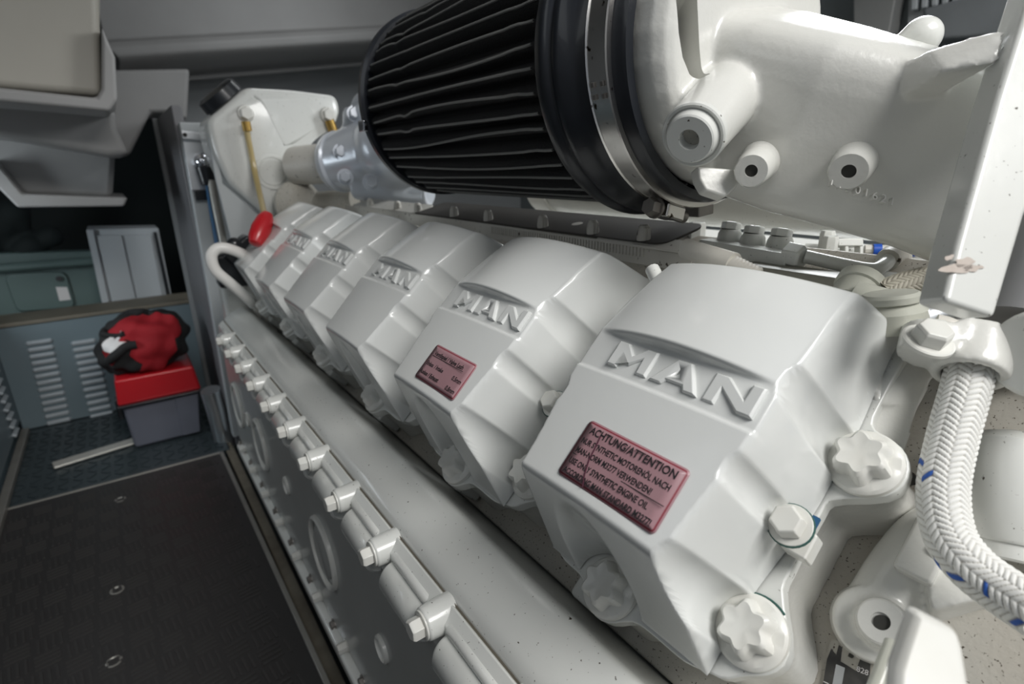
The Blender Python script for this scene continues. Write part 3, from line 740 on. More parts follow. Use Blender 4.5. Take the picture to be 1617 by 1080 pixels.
dB = (b1-b0).normalized()
bm = B(); lathe(bm, b1-dB*.004, dB, [(0, .0172), (.0042, .0172), (.0050, .0164), (.0044, .0148), (.001, .0146), (.001, .0150), (.0072, .0134), (.0090, .0130), (.0098, .0122), (.0098, .0055), (.0035, .0050), (.0035, .0)], n=48); fin(bm, 'large_plug', M_WHITE, ic, sharp=30)
bm = B(); cyl(bm, b1+dB*.0000, b1+dB*.0002, .0049); fin(bm, 'plug_recess', M_DIRTY, ic)
for (px, py, D, r, ln, tx, ty) in ((1186, 270, .300, .0095, .017, 1206, 248), (1340, 271, .283, .0100, .022, 1362, 236)):
    e = atD(px, py, D); s = atD(tx, ty, D+.035); d = (e-s).normalized()
    bm = B(); lathe(bm, e-d*.03, d, [(0, r*1.25), (.012, r*1.1), (.028, r), (.030, r*.9), (.030, r*.36), (.022, r*.34), (.022, 0)], n=36); fin(bm, 'small_boss', M_CAST, ic, sharp=40)
    bm = B(); lathe(bm, e-d*.004, d, [(0, 0), (0, r*.37), (.0025, r*.37), (.0025, 0)], n=20); fin(bm, 'bore', M_HOLE, ic)
bm = B(); bmesh.ops.create_uvsphere(bm, u_segments=24, v_segments=14, radius=.0115, matrix=Matrix.Translation(atD(1455, 58, .335))); cyl(bm, atD(1455, 58, .335), atD(1430, 90, .345), .0112, .015)
fin(bm, 'knob', M_WHITE, ic, remesh=.0016, smooth=3)
# lug under the collar
bm = B(); P = [atD(px, py, .315) for px, py in ((1100, 262), (1180, 268), (1162, 296), (1146, 311), (1114, 300), (1104, 282))]
quadslab(bm, P, .012, Vector(RM[:, 2])); fin(bm, 'lug', M_CAST, ic, bevel=.0015)
# raised casting number
for k, ch in enumerate('11201621'):
    p = atD(1306+k*13.5, 292+k*4.5, .2905-.0006*k); 
    text_mesh(ch, .0062, p, Vector(RM[:, 0])*.95-Vector(RM[:, 1])*-.33, -Vector(RM[:, 1])*.95+Vector(RM[:, 0])*.2, -Vector(RM[:, 2]), 'cast_number', M_CAST, ic, depth=.0016)
# flange bar at the near end
bm = B()
ft = [atD(1662, -120, .235), atD(1800, -120, .235), atD(1740, 40, .235), atD(1620, 340, .215), atD(1572, 503, .205), atD(1490, 476, .205), atD(1512, 385, .210), atD(1577, 150, .225)]
quadslab(bm, ft, .018, Vector(RM[:, 2])*1.0+Vector(RM[:, 0])*.15)
fb = fin(bm, 'flange_bar', M_WHITE, ic, bevel=.0025, seg=3)
pn_ = (ft[4]-ft[5]).cross(ft[7]-ft[5]).normalized()
def onbar(px, py, lift=.0004):
    r = Vector(ray(px, py)); p = r*(ft[5].dot(pn_)/r.dot(pn_)); return p-r.normalized()*lift
bm = B()
for cx_, cy_, sx_, sy_ in ((1512, 424, 27, 7), (1522, 414, 15, 7), (1535, 424, 16, 5), (1499, 407, 7, 4)):
    poly = [onbar(cx_+math.cos(a)*sx_*(1+.18*math.sin(3*a+cx_)+.1*math.sin(7*a)), cy_+math.sin(a)*sy_*(1+.22*math.sin(4*a+cy_))-math.cos(a)*2) for a in np.linspace(0, 2*PI, 36, endpoint=False)]
    loft(bm, [poly, [p+pn_*.0001 for p in poly]])
fin(bm, 'stain', node_mat('oil_smear', (.50, .44, .39), .5, vary=.8, vary_scale=220, color2=(.40, .33, .28)), fb, label='brown oily smear')

# dark duct beside the flange bar, at the very right edge
bm = B(); lathe(bm, atD(1668, 420, .26), Vector(RM[:, 0])*.4+Vector(RM[:, 1])*-.9, [(-.03, .020), (.0, .021), (.06, .021), (.12, .021)], n=24)
fin(bm, 'dark_pipe', node_mat('grey_pipe_paint', (.35, .35, .36), .4), label='grey pipe at the right edge behind the flange bar', cat='pipe')
bm = B(); cyl(bm, atD(1640, 560, .235), atD(1700, 560, .25), .020, n=32); fin(bm, 'round_cap', M_WHITE, bevel=.003, label='pale round cap at the right edge beside the hose clamp', cat='cap')

# ------------------------------------------------------------------ valley: charge pipe, tray, fuel fittings
vp = thing('valley_pipe', 'long white charge pipe lying behind the wiring tray under the filter', 'pipe', (.53, .3, -.07))
bm = B(); cyl(bm, (.545, -.05, -.022), (.545, .62, -.022), .046, n=40); fin(bm, 'pipe', M_WHITE, vp)
bm = B(); cyl(bm, (.545, .62, -.022), (.545, .66, -.022), .050, .050, n=40); fin(bm, 'collar', M_CAST, vp, bevel=.003)
bm = B(); ext_y([(.49, -.16), (.80, -.16), (.80, -.105), (.49, -.105)], YA, 1.12, bm)
fin(bm, 'valley_plate', M_CAST, bevel=.004, label='pale cast plate closing the valley behind the valve covers', cat='plate')
wt = thing('wiring_tray', 'long dark-topped wiring tray with clip studs behind the valve covers', 'tray', (.36, .6, -.07))
def tray_part(y0, y1, x0, x1, z0, z1, name, mat):
    bm = B(); t = .0022
    a = [Vector((x0, y0, z0)), Vector((x1, y0, z1)), Vector((x1, y1, z1)), Vector((x0, y1, z0))]
    a = [Vector((x, y, z0+(z1-z0)*(x-x0)/(x1-x0))) for x, y in round_poly([(x0, y0), (x1, y0), (x1, y1), (x0, y1)], .012)]
    quadslab(bm, a, t, (0, 0, -1)); return fin(bm, name, mat, wt, bevel=.0006)
M_TRAYD = node_mat('tray_brown_grey', (.085, .080, .074), .8, spec=.15, bump=.08, vary=.3, vary_scale=10)
tray_part(.270, .70, .334, .388, -.0585, -.0470, 'dark_top', M_TRAYD)
tray_part(.242, .34, .329, .350, -.0605, -.0560, 'pale_end', M_TRAY)
tray_part(.69, .93, .332, .366, -.0590, -.0500, 'pale_top', M_TRAY)
bm = B(); box(bm, (.3315, .60, -.0680), (.002, .72, .015)); fin(bm, 'skirt', M_TRAY, wt, bevel=.0006)
bm = B()
for k in range(60): box(bm, (.3302, .285+k*.0036, -.0660), (.0016, .0018, .007))
fin(bm, 'cable_ribs', M_TRAY, wt, kind='stuff')
for px, py in ((1016, 378), (936, 366), (857, 356), (771, 344), (717, 336), (660, 331), (628, 329), (585, 322)):
    e = atX(px, py, .340); z = e.z
    bm = B(); lathe(bm, Vector((.340, e.y, -.0585)), (0, 0, 1), [(0, .0055), (.004, .0055), (.010, .0046), (.0125, .0032)], n=16)
    box(bm, Vector((.3375, e.y-.004, -.053)), (.003, .0016, .010)); box(bm, Vector((.3400, e.y-.0052, -.053)), (.003, .0016, .010)); fin(bm, 'clip_stud', M_TRAY, wt, bevel=.0005)
bm = B(); c = atX(912, 345, .358); lathe(bm, Vector((.358, c.y, -.0545)), (-.2, 0, 1), [(0, .006), (.0012, .0055)], n=18); fin(bm, 'hole_plug', M_TRAY, wt, label='pale oval plug')
# support bracket of the tray's near end
bm = B(); quadslab(bm, [Vector((.331, .242, -.0610)), Vector((.349, .246, -.0580)), Vector((.345, .246, -.105)), Vector((.337, .243, -.105))], .003, (0, -1, 0)); fin(bm, 'end_bracket', M_TRAY, wt, bevel=.0006)
# conduit leaving the tray
cd = thing('conduit', 'grey conduit with corrugated sleeve leaving the near end of the wiring tray', 'conduit', atD(1130, 400, .36))
bm = B(); cyl(bm, atD(1082, 392, .375), atD(1158, 418, .345), .0068, .0078, n=24); fin(bm, 'sleeve', M_TRAY, cd)
bm = B(); a, b = atD(1150, 416, .347), atD(1190, 436, .335)
lathe(bm, a, b-a, [(i*.0012, .0068 if i % 2 else .0054) for i in range(18)], n=20); fin(bm, 'corrugated_hose', M_TRAY, cd, sharp=180)
# long channel rail behind the nearest cover
bm = B(); a, b = atD(1172, 418, .40), atD(1420, 448, .31)
y0_, y1_ = b.y-.04, a.y
xx = a.x
bm = B(); ext_y([(xx, a.z-.03), (xx, a.z), (xx+.003, a.z+.001), (xx+.020, a.z+.001), (xx+.020, a.z-.002), (xx+.003, a.z-.004), (xx+.003, a.z-.03)], -.02, a.y, bm)
fin(bm, 'channel_rail', node_mat('olive_grey_rail', (.30, .29, .24), .4, vary=.4, vary_scale=14), bevel=.0006, label='olive-grey channel rail running behind the nearest valve cover', cat='rail')
fr = thing('fuel_rail', 'white fuel distributor block with three round capped ports behind the tray end', 'fuel rail', atD(1170, 400, .43))
def cbox(bmx, c, s, yaw=0, axs=None): box(bmx, c, s, axs)
ax = (Vector((0, 1, 0)), Vector((1, 0, 0)), Vector((0, 0, 1)))
a, b = atD(1112, 388, .452), atD(1250, 412, .392); d = (b-a).normalized(); sd = d.cross(Vector((0, 0, 1))).normalized()
bm = B(); box(bm, (a+b)/2+Vector((0, 0, -.004)), ((b-a).length, .016, .020), (d, sd, d.cross(sd))); fin(bm, 'block', M_WHITE, fr, bevel=.001)
for px, py, D in ((1152, 376, .445), (1188, 383, .430), (1231, 388, .415)):
    c = atD(px, py, D)
    bm = B(); lathe(bm, c+Vector((0, 0, -.010)), (0, 0, 1), [(0, .0095), (.008, .0100), (.014, .0092), (.0175, .0075)], n=24); fin(bm, 'port', M_WHITE, fr)
    bm = B(); hexbolt(bm, c+Vector((0, 0, .0070)), (.2, 0, 1), .0078, .006); fin(bm, 'cap_nut', M_WHITE, fr, bevel=.0006)
fpipe = thing('fuel_pipe', 'white fuel pipe with hex nut leaving the distributor block', 'pipe', atD(1300, 410, .38))
c = atD(1262, 406, .388); bm = B(); lathe(bm, atD(1250, 404, .392), atD(1276, 410, .383)-atD(1250, 404, .392), [(-.004, .0095), (.007, .0095), (.009, .008)], n=6); fin(bm, 'nut', M_WHITE, fpipe, bevel=.0006)
bm = B(); tube(bm, [atD(1272, 405, .384), atD(1330, 418, .372), atD(1375, 426, .362), atD(1394, 420, .362), atD(1408, 404, .370)], .0048, n=14); fin(bm, 'pipe', M_WHITE, fpipe)
bm = B(); tube(bm, [atD(1402, 410, .366), atD(1416, 400, .372), atD(1420, 410, .375), atD(1420, 440, .375)], .0075, n=14); fin(bm, 'banjo', M_TRAY, fpipe)
# second row of fittings in the valley, seen below the charge pipe
for i, (px, py, D, r, lab) in enumerate(((1076, 358, .52, .006, 'small white nut nearest the dark tray corner'), (1100, 368, .50, .008, 'white hex fitting beside the tray end'), (1305, 383, .45, .006, 'small white nut left of the white clip frame under the charge pipe'), (1310, 392, .44, .006, 'lower small white nut under the charge pipe'))):
    c = atD(px, py, D); bm = B(); hexbolt(bm, c+Vector((0, 0, -.012)), (0, 0, 1), r, .016, r*1.25, .006); fin(bm, 'nut', M_WHITE, bevel=.0006, label=lab, cat='nut')
bm = B(); a = atD(1338, 384, .44); box(bm, a, (.020, .010, .006), (Vector(RM[:, 0]), Vector(RM[:, 2]), Vector(RM[:, 1])))
for px in (1333, 1356): box(bm, atD(px, 397, .44), (.003, .008, .016), (Vector(RM[:, 0]), Vector(RM[:, 2]), Vector(RM[:, 1])))
fin(bm, 'clip_frame', M_WHITE, bevel=.0008, label='white U-shaped clip under the charge pipe', cat='clip')
bm = B(); tube(bm, [atD(1270, 396, .47), atD(1340, 400, .455), atD(1410, 404, .44), atD(1500, 411, .42)], .0065, n=14); fin(bm, 'cross_pipe', M_WHITE, label='straight white pipe with blue marks under the charge pipe', cat='pipe')
bm = B(); tube(bm, [atD(1378, 395, .435), atD(1391, 395, .433)], .0050, n=12, smooth=False); tube(bm, [atD(1432, 395, .428), atD(1446, 395, .425)], .0050, n=12, smooth=False)
fin(bm, 'blue_sleeve', node_mat('blue_plastic', (.01, .08, .45), .4), label='pair of blue sleeves on the thin line under the charge pipe', cat='sleeve')
bm = B(); tube(bm, [atD(1365, 395, .438), atD(1460, 395, .424)], .0042, n=10, smooth=False); fin(bm, 'thin_line', M_TRAY, label='thin pale line carrying two blue sleeves', cat='pipe')
bm = B(); tube(bm, [atD(1425, 452, .36), atD(1380, 446, .37), atD(1310, 438, .39)], .0085, n=14); fin(bm, 'return_pipe', M_WHITE, label='white return pipe just behind the nearest cover top right corner', cat='pipe')
bm = B(); tube(bm, [atD(1030, 425, .345), atD(1040, 445, .338), atD(1052, 468, .334), atD(1062, 492, .332)], .0046, n=12); fin(bm, 'drop_pipe', M_WHITE, label='thin white pipe dropping between the first and second valve covers', cat='pipe')
bm = B(); tube(bm, [atD(1076, 446, .318), atD(1064, 448, .32), atD(1061, 458, .32), atD(1070, 465, .318), atD(1084, 461, .316)], .0030, n=10); fin(bm, 'hook', M_WHITE, label='small white hook at the top left of the nearest valve cover', cat='hook')
for k in range(6):
    y = .16+P_*k+.06
    bm = B(); tube(bm, [(.352, y, -.085), (.345, y, -.10), (.335, y+.004, -.125)], .006, n=12); tube(bm, [(.362, y+.035, -.075), (.350, y+.035, -.10), (.34, y+.035, -.125)], .0075, n=12)
    fin(bm, 'injector_pipe', M_TRAY, label=['pair of injector pipes under the tray behind the nearest cover gap', 'pair of injector pipes under the tray behind the second cover gap', 'pair of injector pipes under the tray behind the third cover gap', 'pair of injector pipes under the tray behind the fourth cover gap', 'pair of injector pipes under the tray behind the fifth cover gap', 'pair of injector pipes under the tray at its far end'][k], cat='pipe', group='injector pipes under the tray')

# ------------------------------------------------------------------ near right: hoses, clamp, castings
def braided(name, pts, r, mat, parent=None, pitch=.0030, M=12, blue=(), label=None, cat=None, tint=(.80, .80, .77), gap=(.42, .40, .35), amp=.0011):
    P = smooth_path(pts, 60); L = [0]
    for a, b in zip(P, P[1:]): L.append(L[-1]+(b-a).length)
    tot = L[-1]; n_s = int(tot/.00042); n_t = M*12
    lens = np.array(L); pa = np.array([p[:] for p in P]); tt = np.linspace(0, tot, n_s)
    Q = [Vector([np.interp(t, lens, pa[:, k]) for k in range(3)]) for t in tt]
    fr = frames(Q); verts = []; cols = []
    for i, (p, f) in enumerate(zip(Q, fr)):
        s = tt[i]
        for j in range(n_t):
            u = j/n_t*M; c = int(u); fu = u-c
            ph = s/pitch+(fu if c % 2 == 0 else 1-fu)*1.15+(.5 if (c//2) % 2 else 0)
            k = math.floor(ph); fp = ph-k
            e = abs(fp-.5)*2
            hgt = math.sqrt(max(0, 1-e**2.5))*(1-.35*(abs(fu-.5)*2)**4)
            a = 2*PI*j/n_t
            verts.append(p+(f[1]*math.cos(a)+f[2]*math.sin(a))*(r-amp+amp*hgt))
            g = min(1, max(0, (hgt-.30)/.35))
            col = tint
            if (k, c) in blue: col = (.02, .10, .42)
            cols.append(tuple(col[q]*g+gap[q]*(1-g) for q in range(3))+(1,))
    n = len(Q)
    faces = [(i*n_t+j, i*n_t+(j+1) % n_t, (i+1)*n_t+(j+1) % n_t, (i+1)*n_t+j) for i in range(n-1) for j in range(n_t)]
    o0_ = ORG[parent] if parent else Vector(pts[0])
    me = bpy.data.meshes.new(name); me.from_pydata([v-o0_ for v in verts], [], faces)
    ca = me.color_attributes.new('tint', 'FLOAT_COLOR', 'POINT'); ca.data.foreach_set('color', np.array(cols, 'f').ravel())
    for p in me.polygons: p.use_smooth = True
    me.materials.append(mat)
    o = link(bpy.data.objects.new(name, me)); ORG[o] = o0_
    if parent: o.parent = parent
    else: o.location = (o0_.x, o0_.y, o0_.z+H)
    return props(o, label, cat)
HP = [(1534, 560, .262), (1527, 605, .256), (1504, 690, .250), (1489, 770, .243), (1497, 840, .234), (1530, 890, .224), (1580, 930, .214), (1650, 975, .200)]
HP = [atD(*q) for q in HP]
bluecells = [(k, c) for k, c in ((22, 2), (22, 3), (24, 1), (36, 3), (38, 2), (41, 1), (46, 2))]
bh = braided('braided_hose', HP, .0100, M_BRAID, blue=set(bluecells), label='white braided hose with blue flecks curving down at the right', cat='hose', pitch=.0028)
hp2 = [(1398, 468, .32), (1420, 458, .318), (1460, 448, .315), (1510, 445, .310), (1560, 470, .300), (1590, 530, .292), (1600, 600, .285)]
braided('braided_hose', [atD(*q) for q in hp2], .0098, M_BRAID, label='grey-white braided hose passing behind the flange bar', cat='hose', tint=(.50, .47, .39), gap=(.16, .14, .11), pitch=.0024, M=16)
# clamp block with hex bolt
hk = thing('hose_bracket', 'cast hose clamp with a hex bolt holding the braided hose', 'clamp', atD(1520, 570, .25))
bm = B(); up_ = Vector((-.25, -.35, .9)).normalized()
ch = atD(1534, 563, .258); hd_ = (HP[1]-HP[0]).normalized()
e_ = atD(1468, 540, .262)
lathe(bm, ch-hd_*.013, hd_, [(0, .0142), (.004, .0155), (.018, .0158), (.024, .0150), (.0245, .0110), (.0, .0110), (0, .0142)], n=36, cap=False)
s1 = basis(hd_)[1]
dirE = (e_-ch); dirE = (dirE-hd_*dirE.dot(hd_)); ln = dirE.length; dirE.normalize(); nE = hd_.cross(dirE)
quadslab(bm, [ch+dirE*ln*1.0+nE*.011-hd_*.004, ch+dirE*.010+nE*.0135-hd_*.012, ch+dirE*.010-nE*.0135-hd_*.012, ch+dirE*ln*1.0-nE*.011-hd_*.004], .012, hd_)
cyl(bm, e_-hd_*.006, e_+hd_*.008, .0125)
fin(bm, 'clamp_body', M_CAST, hk, remesh=.0013, smooth=5)
eB = atD(1467, 536, .2505)
bm = B(); lathe(bm, eB-up_*.002, up_, [(0, .0108), (.0016, .0108), (.0022, .0100)], n=32); fin(bm, 'washer', M_BOLT, hk)
bm = B(); hexbolt(bm, eB, up_, .0079, .0075); fin(bm, 'hex_bolt', M_BOLT, hk, bevel=.0005, label='painted hex bolt with a worn grey side')
# filler fittings at the cover's upper right corner
ff = thing('coolant_elbow', 'pale green-grey elbow fitting behind the nearest cover top right corner', 'pipe fitting', atD(1380, 460, .33))
bm = B(); lathe(bm, atD(1338, 482, .325), atD(1372, 432, .335)-atD(1338, 482, .325), [(0, .0125), (.014, .0125), (.0145, .0140), (.021, .0140), (.0225, .0125)], n=28); fin(bm, 'elbow', M_ELBOW, ff)
bm = B(); cyl(bm, atD(1345, 475, .315), atD(1420, 500, .300), .012, .013, n=24); fin(bm, 'branch', M_ELBOW, ff)
bm = B(); lathe(bm, atD(1408, 520, .285), Vector((-.05, .2, 1)), [(0, .0165), (.010, .0160), (.014, .0120), (.0150, .0140), (.018, .0140), (.0195, .0120)], n=32); fin(bm, 'cap', M_ELBOW, ff)
bm = B(); cyl(bm, atD(1435, 512, .29), atD(1500, 490, .285), .0085, .0085); fin(bm, 'stub', M_ALU, ff)
bm = B(); tube(bm, [atD(1478, 508, .262), atD(1495, 512, .260), atD(1512, 520, .258)], .0038, n=12); fin(bm, 'lever', M_TRAY, ff)

# deck castings at the near end
ec = thing('elbow_casting', 'low white casting with a bored round boss on the deck below the hose', 'casting', bank(.13, .06, -.345))
bm = B()
def bk(px, py, w): 
    r = ray(px, py); k = w/((-r[0]+r[2])*S2); return Vector(r*k)
q0 = bk(1378, 990, -.343); q1 = bk(1392, 985, -.318)
cyl(bm, bk(1375, 985, -.350), bk(1378, 985, -.326), .0185, .0165, n=36)
cyl(bm, bk(1392, 985, -.340), bk(1395, 985, -.316), .0125, .0108, n=36)
tube(bm, [bk(1385, 965, -.338), bk(1425, 900, -.338), bk(1470, 850, -.335), bk(1520, 830, -.335)], .0145, n=24)
loft(bm, [[bk(px, py, -.352) for px, py in ((1440, 860, ), (1560, 860), (1600, 960), (1470, 1000))], [bk(px, py, -.322) for px, py in ((1448, 850), (1540, 850), (1570, 940), (1470, 965))]])
fin(bm, 'body', M_CAST, ec, remesh=.0018, smooth=6)
d_ = BW
bm = B(); lathe(bm, bk(1394, 985, -.3195), BW, [(0, .0100), (.005, .0098), (.0058, .0090), (.0058, .0038), (.001, .0036)], n=36); fin(bm, 'boss', M_CAST, ec)
bm = B(); cyl(bm, bk(1394, 985, -.3155), bk(1394, 985, -.3152), .0037); fin(bm, 'bore', M_HOLE, ec)
bm = B(); box(bm, bk(1462, 868, -.322), (.016, .030, .010), (BX, BV, BW)); fin(bm, 'pad', M_CAST, ec, bevel=.002)
bm = B(); cyl(bm, bk(1484, 872, -.3165), bk(1484, 872, -.3162), .0040); fin(bm, 'threaded_hole', M_HOLE, ec)
# deck bores
for px, py in ((1428, 760), (1540, 748)):
    bm = B(); lathe(bm, bk(px, py, -.349), BW, [(0, .0080), (.0025, .0078), (.0025, .0062), (.0012, .006)], n=24); fin(bm, 'deck_bore', M_DIRTY, eb)
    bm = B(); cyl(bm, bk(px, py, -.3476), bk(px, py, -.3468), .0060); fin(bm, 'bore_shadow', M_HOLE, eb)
bm = B()
loft(bm, [[bk(px, py, -.352) for px, py in ((1360, 1010), (1640, 1180), (1900, 1000), (1500, 800))], [bk(px, py, -.340) for px, py in ((1372, 1010), (1640, 1170), (1850, 1000), (1500, 815))]])
fin(bm, 'raised_land', M_DIRTY, eb, bevel=.003)
# white cylinder at right
wc = thing('white_canister', 'glossy white cylinder with stepped lower rim right of the braided hose', 'canister', atD(1590, 800, .25))
a, b = atD(1598, 700, .262), atD(1592, 860, .252); d = (b-a).normalized()
bm = B(); lathe(bm, a, d, [(-.006, .004), (-.004, .012), (0, .0158), (.012, .0168), (.046, .0170), (.0475, .0160)], n=40); fin(bm, 'cylinder', M_WHITE, wc)
bm = B(); lathe(bm, a+d*.047, d, [(0, .0150), (.007, .0150), (.008, .0140)], n=40); fin(bm, 'lower_rim', M_WHITE, wc)
# foreground white block
bm = B(); f_ = Vector(RM[:, 2]); 
P = [atD(px, py, D) for px, py, D in ((1452, 966, .150), (1514, 998, .150), (1526, 1028, .146), (1552, 1180, .13), (1412, 1180, .13), (1420, 1060, .142))]
quadslab(bm, P, .006, f_); fin(bm, 'lifting_eye', M_BOLT, bevel=.002, seg=3, label='out-of-focus white block sticking up at the bottom right', cat='bracket')
bm = B(); cyl(bm, atD(1378, 1100, .200), atD(1410, 1016, .212), .0030, n=16); fin(bm, 'thin_post', M_ELBOW, label='thin pale rod beside the white foreground block', cat='rod')

# identification plate
ip = thing('id_plate', 'small scratched black identification plate fixed on the speckled deck', 'plate', bk(1335, 1050, -.3475))
c = bk(1333, 1062, -.3472)
# plate axes on the deck
pr = (bk(1383, 1035, -.347)-bk(1313, 1008, -.347)); pr.normalize(); pu = BW.cross(pr).normalized()
if pu.dot(bk(1313, 1008, -.347)-bk(1290, 1080, -.347)) < 0: pu = -pu
pc = bk(1313, 1008, -.3468); wP = (bk(1383, 1035, -.3468)-pc).length; hP = .034
org = pc-pu*hP
bm = B(); prism(bm, rrect(wP, hP, .0022, 4, wP/2, hP/2), org, pr, pu, BW, 0, .0008); fin(bm, 'plate', M_DIRTY, ip)
bm = B(); prism(bm, [(.0006, .0), (.0195*wP/.0195*.97, 0), (wP*.97, hP*.60), (wP*.93, hP*.86), (wP*.70, hP*.88), (wP*.66, hP*.70), (wP*.50, hP*.72), (wP*.30, hP*.74), (wP*.28, hP*.93), (wP*.20, hP*.95), (wP*.18, hP*.80), (wP*.05, hP*.86), (0, hP*.7)], org, pr, pu, BW, .0008, .0010); fin(bm, 'black_print', M_PLTBLK, ip)
def field(x0, y0, x1, y1):
    bm = B(); prism(bm, [(wP*x0, hP*y0), (wP*x1, hP*y0), (wP*x1, hP*y1), (wP*x0, hP*y1)], org, pr, pu, BW, .0010, .0012); return fin(bm, 'silver_field', M_ALU, ip)
field(.22, 0, .42, .68); field(.72, .05, .93, .52); field(.50, 0, .64, .18)
for t, x, y, s in (('NI/II', .62, .22, .0048), ('F746', .38, .12, .0042), ('s AU', .17, .15, .0042)):
    text_mesh(t, s, org+pr*(wP*x)+pu*(hP*y)+BW*.00125, pu, -pr, BW, 'plate_print', M_WHT if t != 'F746' else M_GREY, ip, depth=.0001)
text_mesh('828', .0034, org+pr*(wP*.66)+pu*(hP*.70)+BW*.00125, pr, pu, BW, 'plate_print', M_WHT, ip, depth=.0001)
bm = B(); cyl(bm, org+pr*(wP*.5)+pu*(hP*.87), org+pr*(wP*.5)+pu*(hP*.87)+BW*.0014, .0011, n=14); fin(bm, 'rivet', M_HOLE, ip)

# ------------------------------------------------------------------ far end: tank, dipstick, turbo, bracket
tk = thing('expansion_tank', 'white faceted coolant expansion tank with a black cap at the far end', 'tank', (.28, 1.15, -.1))
YT = 1.12
def T(px, py, y=YT): return atY(px, py, y)
outl = [(327, 190), (388, 137), (460, 141), (531, 150), (538, 170), (534, 190), (522, 204), (500, 218), (482, 240), (477, 262), (484, 284), (497, 298), (500, 308), (490, 322), (440, 345), (418, 340), (362, 290), (338, 240)]
poly = round_poly([(T(*p).x, T(*p).z) for p in outl], .012, 3)
cxy = (sum(p[0] for p in poly)/len(poly), sum(p[1] for p in poly)/len(poly))
bm = B()
def tring(y, s, dz=0): return [Vector((cxy[0]+(x-cxy[0])*s, y, cxy[1]+(z-cxy[1])*s+dz)) for x, z in poly]
loft(bm, [tring(YT-.002, .93), tring(YT+.004, .985), tring(YT+.014, 1.0), tring(YT+.12, 1.0), tring(YT+.13, .97)])
# raised facet field: upper inclined plane meeting the lower plane at a crease
bm2 = None
fin(bm, 'tank_body', M_WHITE, tk, sharp=50)
def hull(base, peak, dy, name):
    bm = B()
    for p in base: bm.verts.new(T(*p, YT)+Vector((0, .003, 0)))
    for p in peak: bm.verts.new(T(*p, YT)+Vector((0, -dy, 0)))
    bmesh.ops.convex_hull(bm, input=bm.verts); fin(bm, name, M_WHITE, tk, bevel=.003, seg=3)
hull([(392, 143), (527, 155), (528, 186), (480, 222), (404, 156)], [(446, 232), (410, 158)], .010, 'upper_facet')
hull([(390, 146), (334, 196), (341, 238), (364, 287), (418, 335), (440, 340), (472, 312), (470, 262), (474, 238)], [(446, 232), (410, 160), (398, 228), (440, 262), (420, 310)], .010, 'front_facet')
bm = B(); lathe(bm, T(430, 272, YT-.008), (0, -1, 0), [(-.002, .034), (.001, .032), (.003, .030), (.0032, .026), (.0012, .0245), (.0035, .023), (.0035, 0)], n=40); fin(bm, 'round_boss', M_WHITE, tk)
bm = B(); a = T(358, 164, YT+.05); d = Vector((-.62, -.05, .78)); lathe(bm, a-d*.006, d, [(0, .036), (.010, .036), (.012, .040), (.030, .038), (.034, .032)], n=36); fin(bm, 'cap', M_BLKPL, tk, label='black filler cap')
for px, py in ((387, 180), (516, 182)):
    c = T(px, py, YT); bm = B(); cyl(bm, c+Vector((0, .004, 0)), c+Vector((0, -.010, 0)), .016, .0135); hexbolt(bm, c+Vector((0, -.010, 0)), (0, -1, 0), .0115, .009); fin(bm, 'tank_bolt', M_BOLT, tk, bevel=.0008)
bm = B(); cyl(bm, T(520, 190, YT-.012), T(526, 207, YT-.012), .009); fin(bm, 'hose_nipple', M_BRASS, tk)
bm = B(); P = [T(a, b, YT+.02) for a, b in ((326, 195), (338, 205), (352, 290), (420, 345), (400, 405), (372, 405), (340, 280))]
quadslab(bm, P, .01, (0, 1, 0)); fin(bm, 'support_sheet', M_POST, tk, bevel=.002)

# dipstick
ds = thing('dipstick', 'amber dipstick tube with a glossy red handle in front of the tank', 'dipstick', T(420, 380, 1.09))
bm = B(); tube(bm, [T(388, 196, 1.10), T(392, 220, 1.10), T(402, 270, 1.095), T(411, 310, 1.05), T(418, 342, .99)], .0052, n=12); fin(bm, 'tube', M_YEL, ds)
bm = B(); cyl(bm, T(388, 192, 1.10), T(391, 207, 1.10), .0075); fin(bm, 'collar', M_BRASS, ds)
a, b = T(423, 337, .985), T(402, 386, .955); d = (b-a); ln = d.length
bm = B(); lathe(bm, a, d, [(0, .004), (.002, .009), (ln*.2, .0135), (ln*.5, .0158), (ln*.8, .0140), (ln*.97, .0095), (ln, .006)], n=28); fin(bm, 'handle', M_RED, ds, label='glossy red oval handle')
cn = thing('sensor_connector', 'black sensor connector below the red dipstick handle', 'connector', T(375, 405, 1.05))
bm = B(); box(bm, T(378, 395, 1.05), (.055, .04, .028), (Vector((.8, 0, .6)), Vector((0, 1, 0)), Vector((-.6, 0, .8)))); fin(bm, 'plug', M_BLKPL, cn, bevel=.005)
bm = B(); box(bm, T(370, 425, 1.06), (.06, .04, .06)); fin(bm, 'housing', M_BLKPL, cn, bevel=.008)
bm = B(); bmesh.ops.create_uvsphere(bm, u_segments=16, v_segments=10, radius=.012, matrix=Matrix.Translation(T(370, 386, 1.03))); fin(bm, 'seal', M_BLKPL, cn)
bm = B(); cyl(bm, T(392, 402, 1.03), T(400, 418, 1.03), .013, n=6); fin(bm, 'brass_union', M_BRASS, cn)
bm = B(); P = [T(a, b, 1.03) for a, b in ((430, 345), (440, 352), (404, 400), (396, 398))]
quadslab(bm, P, .006, (0, 1, 0)); fin(bm, 'bracket', M_WHITE, cn, bevel=.001)
bm = B(); tube(bm, [T(392, 416, 1.02), T(389, 405, 1.01), T(365, 394, 1.0), T(345, 392, 1.0), T(334, 404, 1.0), T(340, 426, 1.0), T(362, 446, 1.0), T(390, 470, 1.01), T(400, 480, 1.03)], .0088, n=16); fin(bm, 'hose_loop', M_HOSEW, label='bent white hose loop at the far end of the engine', cat='hose')
